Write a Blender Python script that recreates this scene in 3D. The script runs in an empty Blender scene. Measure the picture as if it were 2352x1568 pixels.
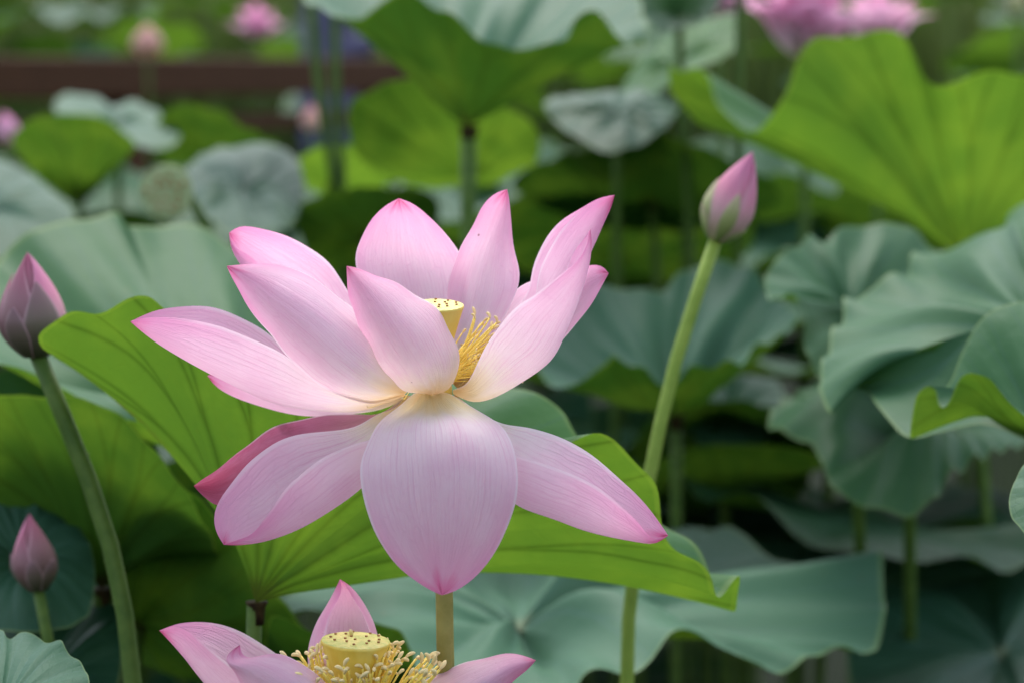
import bpy, math, random
import numpy as np
from mathutils import Vector, Matrix, Quaternion
random.seed(7)
sc = bpy.context.scene
COL = sc.collection
R = math.radians

# ---------------------------------------------------------------- camera, sky, sun, exposure
CAM_H, PITCH, LENS = 1.40, R(6.5), 85.0
cam_d = bpy.data.cameras.new('camera'); cam = bpy.data.objects.new('camera', cam_d); COL.objects.link(cam)
cam.location = (0, 0, CAM_H); cam.rotation_euler = (R(90) - PITCH, 0, 0)
cam_d.lens = LENS; cam_d.sensor_width = 36; cam_d.clip_start = 0.05; cam_d.clip_end = 400
cam_d.dof.use_dof = True; cam_d.dof.focus_distance = 0.985; cam_d.dof.aperture_fstop = 8.2
sc.camera = cam
SUN_EL, SUN_AZ = R(58), R(-4)         # high, behind the flowers
world = bpy.data.worlds.new('World'); sc.world = world; world.use_nodes = True
wn = world.node_tree; bg = wn.nodes['Background']
sky = wn.nodes.new('ShaderNodeTexSky'); sky.sky_type = 'NISHITA'; sky.sun_disc = False
sky.sun_elevation = SUN_EL; sky.sun_rotation = SUN_AZ; sky.air_density = 1.0; sky.dust_density = 3.0; sky.ozone_density = 1.0
hs = wn.nodes.new('ShaderNodeHueSaturation'); hs.inputs['Saturation'].default_value = 0.58     # thin high cloud greys the blue
wn.links.new(sky.outputs[0], hs.inputs['Color']); wn.links.new(hs.outputs[0], bg.inputs[0]); bg.inputs[1].default_value = 0.15
sun_d = bpy.data.lights.new('sun', 'SUN'); sun = bpy.data.objects.new('sun', sun_d); COL.objects.link(sun)
sun_d.energy = 0.75; sun_d.angle = R(28); sun_d.color = (1, 0.97, 0.93)
sdir = Vector((math.sin(SUN_AZ) * math.cos(SUN_EL), math.cos(SUN_AZ) * math.cos(SUN_EL), math.sin(SUN_EL)))
sun.rotation_euler = sdir.to_track_quat('Z', 'Y').to_euler(); sun.location = (0, 0, 6)
vs = sc.view_settings; vs.view_transform = 'Standard'; vs.look = 'None'; vs.gamma = 1; vs.exposure = 1.35; vs.use_curve_mapping = False
sc.cycles.use_denoising = True
sc.cycles.max_bounces = 10; sc.cycles.diffuse_bounces = 5; sc.cycles.transmission_bounces = 6; sc.cycles.glossy_bounces = 3

# ---------------------------------------------------------------- helpers
FPX = 2352 * LENS / 36
CF = np.array([0, math.cos(PITCH), -math.sin(PITCH)]); CU = np.array([0, math.sin(PITCH), math.cos(PITCH)]); CX = np.array([1.0, 0, 0])
def P(px, py, d):
    """a point seen at (px, py) of the 2352 x 1568 photograph that lies d metres deep"""
    return np.array([0, 0, CAM_H]) + CX * ((px - 1176) / FPX * d) + CU * ((784 - py) / FPX * d) + CF * d
def rail(pts, d0=1.0, k=0.01):
    return np.array([P(x, y, d0 + z * k) for x, y, z in pts])
def spline(pts, n, closed=False, smooth=0):
    """Catmull-Rom through pts, resampled to n points evenly spaced along it"""
    p = np.asarray(pts, float)
    if closed: q = np.vstack([p[-1:], p, p[:2]])
    else: q = np.vstack([2 * p[0] - p[1], p, 2 * p[-1] - p[-2]])
    m = len(q) - 3; out = []
    for i in range(m):
        p0, p1, p2, p3 = q[i:i + 4]
        t0 = 0; t1 = t0 + max(np.linalg.norm(p1 - p0), 1e-6) ** .5; t2 = t1 + max(np.linalg.norm(p2 - p1), 1e-6) ** .5; t3 = t2 + max(np.linalg.norm(p3 - p2), 1e-6) ** .5
        t = np.linspace(t1, t2, 13)[:-1, None]
        a1 = (t1 - t) / (t1 - t0) * p0 + (t - t0) / (t1 - t0) * p1
        a2 = (t2 - t) / (t2 - t1) * p1 + (t - t1) / (t2 - t1) * p2
        a3 = (t3 - t) / (t3 - t2) * p2 + (t - t2) / (t3 - t2) * p3
        b1 = (t2 - t) / (t2 - t0) * a1 + (t - t0) / (t2 - t0) * a2
        b2 = (t3 - t) / (t3 - t1) * a2 + (t - t1) / (t3 - t1) * a3
        out.append((t2 - t) / (t2 - t1) * b1 + (t - t1) / (t2 - t1) * b2)
    c = np.vstack(out + [q[-2:-1]])
    s = np.concatenate([[0], np.cumsum(np.linalg.norm(np.diff(c, axis=0), axis=1))])
    u = np.linspace(0, s[-1], n + 1)[:-1] if closed else np.linspace(0, s[-1], n)
    r = np.stack([np.interp(u, s, c[:, k]) for k in range(3)], 1)
    for _ in range(smooth):
        if closed: r = (np.roll(r, 1, 0) + 2 * r + np.roll(r, -1, 0)) / 4
        else: r[1:-1] = (r[:-2] + 2 * r[1:-1] + r[2:]) / 4
    return r
def mesh(name, v, f, mat, parent=None, uv=None, smooth=True, origin=None, midx=None):
    me = bpy.data.meshes.new(name)
    v = np.asarray(v, float)
    if parent is not None and origin is None: origin = parent.get('_o')
    if origin is not None: v = v - np.asarray(origin, float)
    me.from_pydata([tuple(x) for x in v], [], f)
    if uv is not None:
        l = me.uv_layers.new(name='uv'); flat = []
        for face in uv: flat.extend(face)
        l.data.foreach_set('uv', np.array(flat, np.float32).ravel())
    if smooth: me.polygons.foreach_set('use_smooth', [True] * len(me.polygons))
    for m in (mat if isinstance(mat, (list, tuple)) else [mat]): me.materials.append(m)
    if midx is not None: me.polygons.foreach_set('material_index', midx)
    me.update()
    o = bpy.data.objects.new(name, me); COL.objects.link(o)
    if parent is not None: o.parent = parent
    return o
def tag(o, label=None, cat=None, group=None, kind=None):
    if label: o['label'] = label
    if cat: o['category'] = cat
    if group: o['group'] = group
    if kind: o['kind'] = kind
    return o
def thing(name, label, cat, loc, group=None):
    o = bpy.data.objects.new(name, None); COL.objects.link(o); o.empty_display_size = .05
    o.location = tuple(loc); o['_o'] = [float(a) for a in loc]
    return tag(o, label, cat, group)
def grid_faces(nr, nc, wrap=False):
    f, uv = [], []
    mc = nc if wrap else nc - 1
    for i in range(nr - 1):
        for j in range(mc):
            j2 = (j + 1) % nc
            f.append((i * nc + j, i * nc + j2, (i + 1) * nc + j2, (i + 1) * nc + j))
            a, b = j / mc, (j + 1) / mc; c, d = i / (nr - 1), (i + 1) / (nr - 1)
            uv.append([(a, c), (b, c), (b, d), (a, d)])
    return f, uv
def frames(c):
    t = np.gradient(c, axis=0); t /= np.linalg.norm(t, axis=1)[:, None] + 1e-12
    n = np.cross(t[0], [0.31, 0.77, 0.55]); n /= np.linalg.norm(n); ns = []
    for i in range(len(c)):
        n = n - t[i] * np.dot(n, t[i]); n /= np.linalg.norm(n) + 1e-12; ns.append(n)
    ns = np.array(ns); return t, ns, np.cross(t, ns)
def tube_data(c, rad, ns=10, cap=True):
    c = np.asarray(c, float); rad = np.broadcast_to(np.asarray(rad, float), (len(c),))
    t, n, b = frames(c); a = np.linspace(0, 2 * np.pi, ns, endpoint=False)
    v = (c[:, None] + rad[:, None, None] * (np.cos(a)[None, :, None] * n[:, None] + np.sin(a)[None, :, None] * b[:, None])).reshape(-1, 3)
    f, uv = grid_faces(len(c), ns, True)
    if cap:
        f.append(tuple(range(ns))[::-1]); uv.append([(0, 0)] * ns)
        f.append(tuple(range((len(c) - 1) * ns, len(c) * ns))); uv.append([(0, 1)] * ns)
    return v, f, uv
def merge(parts):
    V, F, U, o, mi = [], [], [], 0, []
    for k, (v, f, uv) in enumerate(parts):
        V.append(v); F += [tuple(i + o for i in q) for q in f]; U += uv; o += len(v); mi += [k] * len(f)
    return np.vstack(V), F, U, mi

# ---------------------------------------------------------------- materials
class NT:
    def __init__(s, name):
        s.m = bpy.data.materials.new(name); s.m.use_nodes = True; s.t = s.m.node_tree; s.n = s.t.nodes
        s.out = s.n['Material Output']; s.p = s.n['Principled BSDF']
    def new(s, typ, **kw):
        n = s.n.new(typ)
        for k, v in kw.items(): setattr(n, k, v)
        return n
    def set(s, sock, v):
        if isinstance(v, bpy.types.NodeSocket): s.t.links.new(v, sock)
        elif v is not None: sock.default_value = v
    def math(s, op, a, b=None, c=None, clamp=False):
        n = s.new('ShaderNodeMath', operation=op, use_clamp=clamp)
        for i, x in enumerate((a, b, c)):
            if x is not None: s.set(n.inputs[i], x)
        return n.outputs[0]
    def mix(s, fac, a, b, blend='MIX'):
        n = s.new('ShaderNodeMix', data_type='RGBA', blend_type=blend)
        s.set(n.inputs[0], fac); s.set(n.inputs[6], a if not isinstance(a, tuple) else (*a, 1)); s.set(n.inputs[7], b if not isinstance(b, tuple) else (*b, 1))
        return n.outputs[2]
    def ramp(s, fac, stops, interp='LINEAR'):
        n = s.new('ShaderNodeValToRGB'); n.color_ramp.interpolation = interp; e = n.color_ramp.elements
        while len(e) < len(stops): e.new(0.5)
        for q, (p_, c_) in zip(e, stops): q.position = p_; q.color = (*c_, 1) if len(c_) == 3 else c_
        s.set(n.inputs[0], fac); return n.outputs[0]
    def smooth(s, x, lo, hi):
        n = s.new('ShaderNodeMapRange', interpolation_type='SMOOTHSTEP'); s.set(n.inputs[0], x); n.inputs[1].default_value = lo; n.inputs[2].default_value = hi
        return n.outputs[0]
    def noise(s, vec, scale, detail=3, rough=.5):
        n = s.new('ShaderNodeTexNoise'); s.set(n.inputs['Vector'], vec); n.inputs['Scale'].default_value = scale; n.inputs['Detail'].default_value = detail; n.inputs['Roughness'].default_value = rough
        return n.outputs[0]
    def uv(s):
        n = s.new('ShaderNodeUVMap'); x = s.new('ShaderNodeSeparateXYZ'); s.t.links.new(n.outputs[0], x.inputs[0]); return n.outputs[0], x.outputs[0], x.outputs[1]
    def pos(s):
        return s.new('ShaderNodeTexCoord').outputs['Object']
    def comb(s, x, y, z=0.0):
        n = s.new('ShaderNodeCombineXYZ'); s.set(n.inputs[0], x); s.set(n.inputs[1], y); s.set(n.inputs[2], z); return n.outputs[0]
    def bump(s, h, strength=.3, dist=.001):
        n = s.new('ShaderNodeBump'); s.set(n.inputs['Height'], h); n.inputs['Strength'].default_value = strength; n.inputs['Distance'].default_value = dist; return n.outputs[0]
    def leafy(s, col, tcol, fac, rough, normal=None, spec=.5):
        """thin tissue: a Principled surface that also lets light through"""
        s.set(s.p.inputs['Base Color'], col); s.set(s.p.inputs['Roughness'], rough); s.p.inputs['Specular IOR Level'].default_value = spec
        tr = s.new('ShaderNodeBsdfTranslucent'); s.set(tr.inputs[0], tcol)
        if normal is not None: s.set(s.p.inputs['Normal'], normal); s.set(tr.inputs['Normal'], normal)
        mx = s.new('ShaderNodeMixShader'); s.set(mx.inputs[0], fac); s.t.links.new(s.p.outputs[0], mx.inputs[1]); s.t.links.new(tr.outputs[0], mx.inputs[2])
        s.t.links.new(mx.outputs[0], s.out.inputs[0]); return s.m

def petal_material(name, stops, edge, vein, blotch=False):
    k = NT(name); uvv, v, t = k.uv(); ob = k.pos()
    rnd = k.new('ShaderNodeObjectInfo').outputs['Random']
    sv = k.math('ABSOLUTE', k.math('MULTIPLY_ADD', v, 2.0, -1.0))
    wob = k.noise(k.comb(k.math('MULTIPLY_ADD', v, 5.0, k.math('MULTIPLY', rnd, 50.0)), k.math('MULTIPLY', t, 2.2)), 1.0, 3)
    tt = k.math('ADD', t, k.math('MULTIPLY_ADD', wob, .22, -.11))
    col = k.ramp(tt, stops)
    e = k.math('MULTIPLY', k.smooth(sv, .68, 1.0), k.smooth(t, .4, .95))
    col = k.mix(k.math('MULTIPLY', e, .72), col, edge)
    # long veins, wavering a little, that run together at the tip
    lines = []
    for n_, w_, a_ in ((30, .17, 1.0), (67, .22, .55)):
        x = k.math('ADD', k.math('MULTIPLY', v, float(n_)), k.math('MULTIPLY', k.noise(k.comb(k.math('MULTIPLY', v, 9.0), k.math('MULTIPLY', t, 6.0), k.math('MULTIPLY', rnd, 30.0)), 1.0, 2), 1.6))
        d_ = k.math('ABSOLUTE', k.math('SUBTRACT', k.math('FRACT', x), .5))
        lines.append(k.math('MULTIPLY', k.math('SUBTRACT', 1.0, k.smooth(d_, 0.0, w_)), a_))
    ln = k.math('MAXIMUM', lines[0], lines[1])
    pt = k.noise(k.comb(k.math('MULTIPLY', v, 14.0), k.math('MULTIPLY', t, 4.0), k.math('MULTIPLY', rnd, 9.0)), 1.0, 2)
    vm = k.math('MULTIPLY', k.math('MULTIPLY', ln, k.smooth(pt, .3, .72)), k.smooth(t, .08, .35))
    col = k.mix(k.math('MULTIPLY', vm, .56), col, vein)
    tint = k.noise(k.comb(k.math('MULTIPLY', v, 4.0), k.math('MULTIPLY', t, 5.0), k.math('MULTIPLY', rnd, 40.0)), 1.0, 5, .65)
    col = k.mix(k.math('MULTIPLY', k.math('MULTIPLY', k.smooth(tint, .42, .72), k.smooth(t, .15, .4)), .30), col, (.80, .42, .62))
    vn = k.new('ShaderNodeTexVoronoi', feature='DISTANCE_TO_EDGE'); k.set(vn.inputs['Vector'], k.comb(k.math('MULTIPLY', v, 26.0), k.math('MULTIPLY', t, 9.0), k.math('MULTIPLY', rnd, 30.0))); vn.inputs['Scale'].default_value = 1.0
    net = k.math('SUBTRACT', 1.0, k.smooth(vn.outputs['Distance'], .0, .07)); net = k.math('MULTIPLY', net, k.smooth(t, .3, .8))
    col = k.mix(k.math('MULTIPLY', net, .22), col, vein)
    rim = k.math('MULTIPLY', k.smooth(sv, .958, .985), k.math('SUBTRACT', 1.0, k.smooth(t, .6, .9)))
    col = k.mix(k.math('MULTIPLY', rim, .6), col, (.94, .85, .90))
    if blotch:
        b_ = k.math('MULTIPLY', k.smooth(k.noise(ob, 42.0, 4, .6), .46, .62), k.math('MULTIPLY', k.smooth(t, .45, .6), k.math('SUBTRACT', 1.0, k.smooth(t, .74, .84))))
        col = k.mix(k.math('MULTIPLY', b_, .8), col, (.13, .055, .06))
    vo = k.new('ShaderNodeTexVoronoi'); k.set(vo.inputs['Vector'], ob); vo.inputs['Scale'].default_value = 85
    speck = k.math('MULTIPLY', k.math('SUBTRACT', 1.0, k.smooth(vo.outputs['Distance'], .035, .06)), k.smooth(k.noise(ob, 31.0, 1), .6, .63))
    col = k.mix(k.math('MULTIPLY', speck, .8), col, (.16, .06, .07))
    grain = k.noise(ob, 2600.0, 2)
    pleat = k.noise(k.comb(k.math('MULTIPLY', v, 22.0), k.math('MULTIPLY', t, 2.5), k.math('MULTIPLY', rnd, 20.0)), 1.0, 2)
    h = k.math('ADD', k.math('MULTIPLY', k.math('MAXIMUM', ln, net), -.35), k.math('ADD', k.math('MULTIPLY', grain, .4), k.math('MULTIPLY', pleat, 1.5)))
    nrm = k.bump(h, .5, .0009)
    k.p.inputs['Sheen Weight'].default_value = .15; k.p.inputs['Sheen Roughness'].default_value = .4
    return k.leafy(col, k.mix(.15, col, edge), .48, .5, nrm, .3)
PETAL = petal_material('petal_pink', [(0, (.90, .68, .26)), (.11, (.92, .80, .48)), (.21, (.92, .86, .74)), (.31, (.91, .78, .82)), (.5, (.90, .69, .79)), (.74, (.88, .60, .74)), (.91, (.85, .43, .63)), (.975, (.78, .15, .36)), (1, (.5, .03, .12))], (.84, .30, .56), (.76, .38, .58))
PETAL_OLD = petal_material('petal_fading', [(0, (.80, .66, .50)), (.15, (.74, .42, .48)), (.5, (.66, .24, .38)), (.8, (.66, .16, .27)), (1, (.55, .06, .14))], (.64, .14, .28), (.45, .1, .2), True)
PETAL_DEEP = petal_material('petal_deep_pink', [(0, (.84, .74, .60)), (.2, (.90, .70, .80)), (.6, (.90, .56, .76)), (1, (.86, .4, .64))], (.75, .22, .46), (.6, .16, .36))
PETAL_PEACH = petal_material('petal_peach', [(0, (.75, .62, .42)), (.3, (.80, .58, .48)), (1, (.74, .38, .36))], (.75, .4, .4), (.6, .3, .3))

def bud_material(name, stops):
    k = NT(name); uvv, v, t = k.uv(); ob = k.pos()
    st = k.noise(k.comb(k.math('MULTIPLY', v, 34.0), k.math('MULTIPLY', t, 2.0)), 1.0, 2)
    sv = k.math('ABSOLUTE', k.math('MULTIPLY_ADD', v, 2.0, -1.0))
    col = k.ramp(k.math('ADD', t, k.math('MULTIPLY_ADD', st, .25, -.12)), stops)
    col = k.mix(k.math('MULTIPLY', k.smooth(sv, .75, 1.0), .55), col, (.70, .42, .48))
    col = k.mix(k.math('MULTIPLY', k.smooth(st, .5, .75), .22), col, (.2, .12, .10))
    return k.leafy(col, col, .2, .5, k.bump(st, .4, .0006), .4)
BUD_PETAL = bud_material('bud_petal_mauve', [(0, (.09, .09, .035)), (.3, (.23, .13, .12)), (.6, (.34, .16, .19)), (1, (.42, .10, .19))])
BUD_PINK = bud_material('bud_petal_pink', [(0, (.34, .32, .14)), (.28, (.66, .40, .40)), (.6, (.70, .25, .37)), (1, (.64, .20, .38))])
BUD_SEPAL = bud_material('bud_sepal_green', [(0, (.16, .22, .05)), (.5, (.38, .42, .16)), (1, (.52, .44, .28))])
BUD_DARK = bud_material('bud_sepal_dusky', [(0, (.05, .065, .022)), (.45, (.19, .15, .11)), (1, (.28, .15, .18))])

def leaf_material():
    k = NT('lotus_leaf_tissue'); uvv, th, r = k.uv(); ob = k.pos()
    oi = k.new('ShaderNodeObjectInfo'); cs = k.new('ShaderNodeSeparateColor'); k.t.links.new(oi.outputs['Color'], cs.inputs[0])
    yel, blue = cs.outputs[0], cs.outputs[1]          # yellowness and waxy bloom; near zero also paints shade on some leaves
    back = k.new('ShaderNodeNewGeometry').outputs['Backfacing']
    N = 21.0
    wob = k.math('MULTIPLY_ADD', k.noise(ob, 9.0, 2), .5, -.25)
    x = k.math('ADD', k.math('MULTIPLY', th, N), wob)
    tri = k.math('ABSOLUTE', k.math('SUBTRACT', k.math('FRACT', x), .5))
    fork = k.math('MULTIPLY', k.math('MAXIMUM', k.math('SUBTRACT', r, .5), 0.0), .5)
    arc = k.math('MULTIPLY', r, 2 * math.pi / N)
    dv = k.math('MULTIPLY', k.math('ABSOLUTE', k.math('SUBTRACT', tri, fork)), arc)
    width = k.math('MULTIPLY_ADD', r, -.006, .0105)
    vein = k.math('SUBTRACT', 1.0, k.smooth(k.math('DIVIDE', dv, width), .25, 1.0))
    ridge_shade = k.math('SUBTRACT', 1.0, k.smooth(k.math('DIVIDE', dv, width), .3, 3.4))  # wide dark band painted beside the veins for the shade of their ridges
    # fine net between the veins
    vo = k.new('ShaderNodeTexVoronoi', feature='DISTANCE_TO_EDGE'); k.set(vo.inputs['Vector'], k.comb(k.math('MULTIPLY', th, 60.0), k.math('MULTIPLY', r, 13.0))); vo.inputs['Scale'].default_value = 1.0
    net = k.math('SUBTRACT', 1.0, k.smooth(vo.outputs['Distance'], 0.0, .09))
    n1 = k.noise(ob, 16.0, 4, .6); n2 = k.noise(ob, 55.0, 3, .6)
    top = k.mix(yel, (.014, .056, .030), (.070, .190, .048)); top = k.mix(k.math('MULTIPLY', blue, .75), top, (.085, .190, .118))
    top = k.mix(k.math('MULTIPLY', k.smooth(n1, .35, .75), .4), top, (.045, .12, .075))
    top = k.mix(k.math('MULTIPLY', vein, .3), top, (.09, .18, .15))
    und = k.mix(yel, (.028, .085, .014), (.054, .140, .022))
    und = k.mix(k.math('MULTIPLY', k.smooth(n2, .45, .8), .35), und, (.085, .185, .02))
    und = k.mix(k.math('MULTIPLY', net, .10), und, (.05, .11, .012))
    und = k.mix(k.math('MULTIPLY', vein, .6), und, (.035, .075, .009))
    und = k.mix(k.math('MULTIPLY', ridge_shade, .4), und, (.03, .075, .010))
    collar = k.math('SUBTRACT', 1.0, k.smooth(r, .025, .085))
    und = k.mix(collar, und, (.045, .018, .012)); top = k.mix(k.math('MULTIPLY', collar, .6), top, (.22, .26, .15))
    dth = k.math('ABSOLUTE', k.math('SUBTRACT', th, oi.outputs['Alpha'])); brown = k.math('MULTIPLY', k.math('SUBTRACT', 1.0, k.smooth(dth, .006, .022)), k.math('MULTIPLY', k.smooth(r, .45, .7), k.smooth(k.noise(ob, 60.0, 5, .65), .38, .6))); brown = k.math('MULTIPLY', brown, cs.outputs[2])
    top = k.mix(brown, top, (.16, .10, .03)); und = k.mix(brown, und, (.14, .07, .02))
    vs_ = k.new('ShaderNodeTexVoronoi'); k.set(vs_.inputs['Vector'], ob); vs_.inputs['Scale'].default_value = 55
    spot = k.math('MULTIPLY', k.math('SUBTRACT', 1.0, k.smooth(vs_.outputs['Distance'], .05, .12)), k.smooth(k.noise(ob, 14.0, 2), .55, .62))
    top = k.mix(k.math('MULTIPLY', spot, .6), top, (.14, .11, .04)); und = k.mix(k.math('MULTIPLY', spot, .6), und, (.09, .07, .015))
    rim = k.smooth(r, .982, .992)
    top = k.mix(k.math('MULTIPLY', rim, .35), top, (.26, .36, .12)); und = k.mix(k.math('MULTIPLY', rim, .6), und, (.34, .40, .06))
    col = k.mix(back, top, und)
    tc = k.mix(yel, (.05, .15, .012), (.135, .275, .020)); tc = k.mix(k.math('MULTIPLY', vein, .65), tc, (.05, .11, .008)); tc = k.mix(k.math('MULTIPLY', ridge_shade, .38), tc, (.05, .12, .008)); tc = k.mix(k.math('MULTIPLY', k.smooth(n1, .4, .72), .55), tc, (.26, .43, .03)); tc = k.mix(brown, tc, (.10, .05, .01))
    tc = k.mix(k.math('MULTIPLY', net, .08), tc, (.12, .2, .012))
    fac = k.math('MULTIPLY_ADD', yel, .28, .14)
    pl = k.math('MULTIPLY', k.math('SUBTRACT', .5, tri), -1.2)
    h = k.math('ADD', k.math('ADD', pl, k.math('MULTIPLY', n2, .8)), k.math('MULTIPLY', net, -.06))
    rough = k.math('MULTIPLY_ADD', back, .09, .52)
    k.p.inputs['Sheen Roughness'].default_value = .45; k.p.inputs['Sheen Tint'].default_value = (.72, .86, .95, 1)
    k.set(k.p.inputs['Sheen Weight'], k.math('MULTIPLY', k.math('SUBTRACT', 1.0, back), k.math('MULTIPLY_ADD', blue, .02, .0)))
    m_ = k.leafy(col, tc, fac, rough, k.bump(h, .5, .0022), .5); k.set(k.p.inputs['Specular IOR Level'], k.math('MULTIPLY_ADD', back, -.07, .11)); return m_
LEAF = leaf_material()

def simple(name, c1, c2, scale=60, rough=.55, bump=.3, bdist=.001, stretch=None, detail=4, spec=.5):
    k = NT(name); ob = k.pos()
    if stretch:
        mp = k.new('ShaderNodeMapping'); k.set(mp.inputs[0], ob); mp.inputs['Scale'].default_value = stretch; ob = mp.outputs[0]
    n = k.noise(ob, scale, detail, .6)
    k.set(k.p.inputs['Base Color'], k.mix(k.smooth(n, .3, .7), c1, c2)); k.p.inputs['Roughness'].default_value = rough
    k.p.inputs['Specular IOR Level'].default_value = spec
    k.set(k.p.inputs['Normal'], k.bump(n, bump, bdist)); return k.m
STEM = simple('stem_green', (.06, .12, .018), (.10, .17, .03), 90, .6, .5, .0008, spec=.25)
STEM_YEL = simple('stem_olive', (.22, .21, .05), (.30, .28, .08), 90, .6, .5, .0008, spec=.25)
STEM_LIGHT = simple('stem_bright_green', (.20, .30, .04), (.26, .36, .06), 90, .6, .5, .0008, spec=.25)
POD = simple('pod_yellow', (.76, .53, .06), (.82, .64, .14), 120, .5, .15, .0005, (1, 1, .15))
POD_TOP = simple('pod_top_green_yellow', (.50, .52, .12), (.74, .62, .18), 240, .55, .8, .0016)
POD_GREEN = simple('pod_green', (.28, .36, .15), (.40, .46, .24), 160, .6, .7, .002)
STIGMA = simple('stigma_brown', (.26, .10, .02), (.40, .18, .05), 900, .7)
FILAMENT = simple('filament_orange', (.95, .68, .07), (.96, .80, .20), 200, .5)
ANTHER = simple('anther_cream', (.84, .64, .24), (.88, .74, .40), 700, .6)
WOOD = simple('railing_wood', (.040, .016, .006), (.085, .036, .014), 18, .7, .4, .002, (.35, 6, 6), spec=.15)
DECK = simple('deck_wood', (.06, .045, .035), (.11, .08, .06), 14, .7, .4, .002, (6, .4, 6))
MUD = simple('pond_bottom', (.010, .011, .008), (.03, .028, .018), 3, .9, .3, .01)
BARK = simple('bark', (.06, .045, .03), (.12, .09, .06), 20, .85, .8, .02, (1, 1, .2))
CLOTH = simple('cloth_violet_blue', (.06, .06, .12), (.085, .085, .16), 30, .85, .3, .004)
TROUSER = simple('cloth_navy', (.03, .03, .085), (.045, .045, .12), 30, .9, .3, .004)
SKIN = simple('skin', (.52, .33, .24), (.58, .38, .28), 40, .55, .1)
HAIR = simple('hair_black', (.012, .01, .009), (.03, .022, .018), 120, .45, .5, .004, (1, 1, .1))
def water_material():
    k = NT('pond_water'); n = k.noise(k.pos(), 2.2, 3)
    k.p.inputs['Base Color'].default_value = (.012, .017, .010, 1); k.p.inputs['Roughness'].default_value = .5; k.p.inputs['Specular IOR Level'].default_value = .01; k.p.inputs['IOR'].default_value = 1.33
    k.set(k.p.inputs['Normal'], k.bump(n, .12, .03)); return k.m
WATER = water_material()
COLLAR = simple('collar_brown', (.022, .012, .006), (.05, .035, .012), 200, .8, spec=.1)
def tree_leaf_material():
    k = NT('tree_foliage'); rnd = k.noise(k.pos(), 1.6, 3)
    c = k.ramp(rnd, [(.3, (.045, .085, .022)), (.5, (.085, .135, .035)), (.7, (.15, .20, .065))])
    return k.leafy(c, k.mix(.5, c, (.2, .3, .05)), .3, .6, None, .3)
TREELEAF = tree_leaf_material()

# ---------------------------------------------------------------- setting: pond, walkway, far bank
def sheet(name, x0, x1, y0, y1, z, mat, n=2):
    xs = np.linspace(x0, x1, n); ys = np.linspace(y0, y1, n)
    v = [(x, y, z) for y in ys for x in xs]; f, uv = grid_faces(n, n)
    o = mesh(name, v, f, mat, uv=uv, smooth=False); tag(o, kind='structure'); return o
sheet('ground', -150, 150, -60, 300, -.35, MUD)
sheet('water', -60, 60, -20, 26, 0.0, WATER)
def box_data(c, s, rot=None):
    c = np.array(c, float); h = np.array(s, float) / 2
    v = np.array([[a, b, d] for a in (-1, 1) for b in (-1, 1) for d in (-1, 1)], float) * h
    if rot is not None: v = v @ np.array(rot).T
    f = [(0, 1, 3, 2), (4, 6, 7, 5), (0, 4, 5, 1), (2, 3, 7, 6), (0, 2, 6, 4), (1, 5, 7, 3)]
    return v + c, f, [[(0, 0), (1, 0), (1, 1), (0, 1)]] * 6
def bevel(o, w):
    m = o.modifiers.new('bevel', 'BEVEL'); m.width = w; m.segments = 2; return o
# ---------------------------------------------------------------- petals
def petal_grid(rails, nt=44, nv=25):
    """a surface through 3, 4 or 5 lengthwise rails (Lagrange across)"""
    rl = [spline(x, nt, smooth=3) for x in rails]; n = len(rl); xs = {3: [-1, 0, 1], 4: [-1, -.12, .74, 1], 5: [-1, -.68, 0, .68, 1]}[n]; v = np.linspace(-1, 1, nv); g = 0
    for a in range(n):
        w = np.ones(nv)
        for b in range(n):
            if b != a: w = w * (v - xs[b]) / (xs[a] - xs[b])
        g = g + rl[a][:, None] * w[None, :, None]
    return g
def add_petal(parent, rails, d0=1.0, mat=None, label=None, seed=0, wave=.0006, name='petal'):
    g = petal_grid([rail(x, d0) for x in rails])
    nt, nv = g.shape[:2]
    # slight unevenness of the tissue: soft ripples along the margin, none at base and tip
    du = np.gradient(g, axis=0); dv = np.gradient(g, axis=1); n = np.cross(du, dv); n /= np.linalg.norm(n, axis=2)[..., None] + 1e-12
    t = np.linspace(0, 1, nt)[:, None]; v = np.linspace(-1, 1, nv)[None, :]
    rs = np.random.RandomState(seed + 11)
    rip = sum(rs.uniform(.4, 1) * np.sin(2 * np.pi * (t * rs.uniform(1.5, 5) + rs.rand()) + np.pi * v * rs.uniform(-1, 1)) for _ in range(5)) / 2.2
    g = g + n * (wave * rip * (np.abs(v) ** 2.5) * np.sin(np.pi * np.clip(t, 0, 1)) ** .6)[..., None]
    ple = sum(np.sin(2 * np.pi * (v * rs.uniform(2, 6) + rs.rand()) + t * rs.uniform(-2, 2)) for _ in range(3)) / 3
    g = g + n * (.00022 * ple * np.sin(np.pi * t) ** .8)[..., None]
    f, uv = grid_faces(nt, nv)
    # petal flesh: thick at the base, thin at the margin
    th = (.0007 * (1 - .6 * t) * (1 - .75 * v ** 2) + .00012)[..., None]
    top, bot = (g + n * th / 2).reshape(-1, 3), (g - n * th / 2).reshape(-1, 3)
    o = mesh(name, g.reshape(-1, 3), f, mat or PETAL, parent, uv)
    if label: o['label'] = label
    return o

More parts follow.
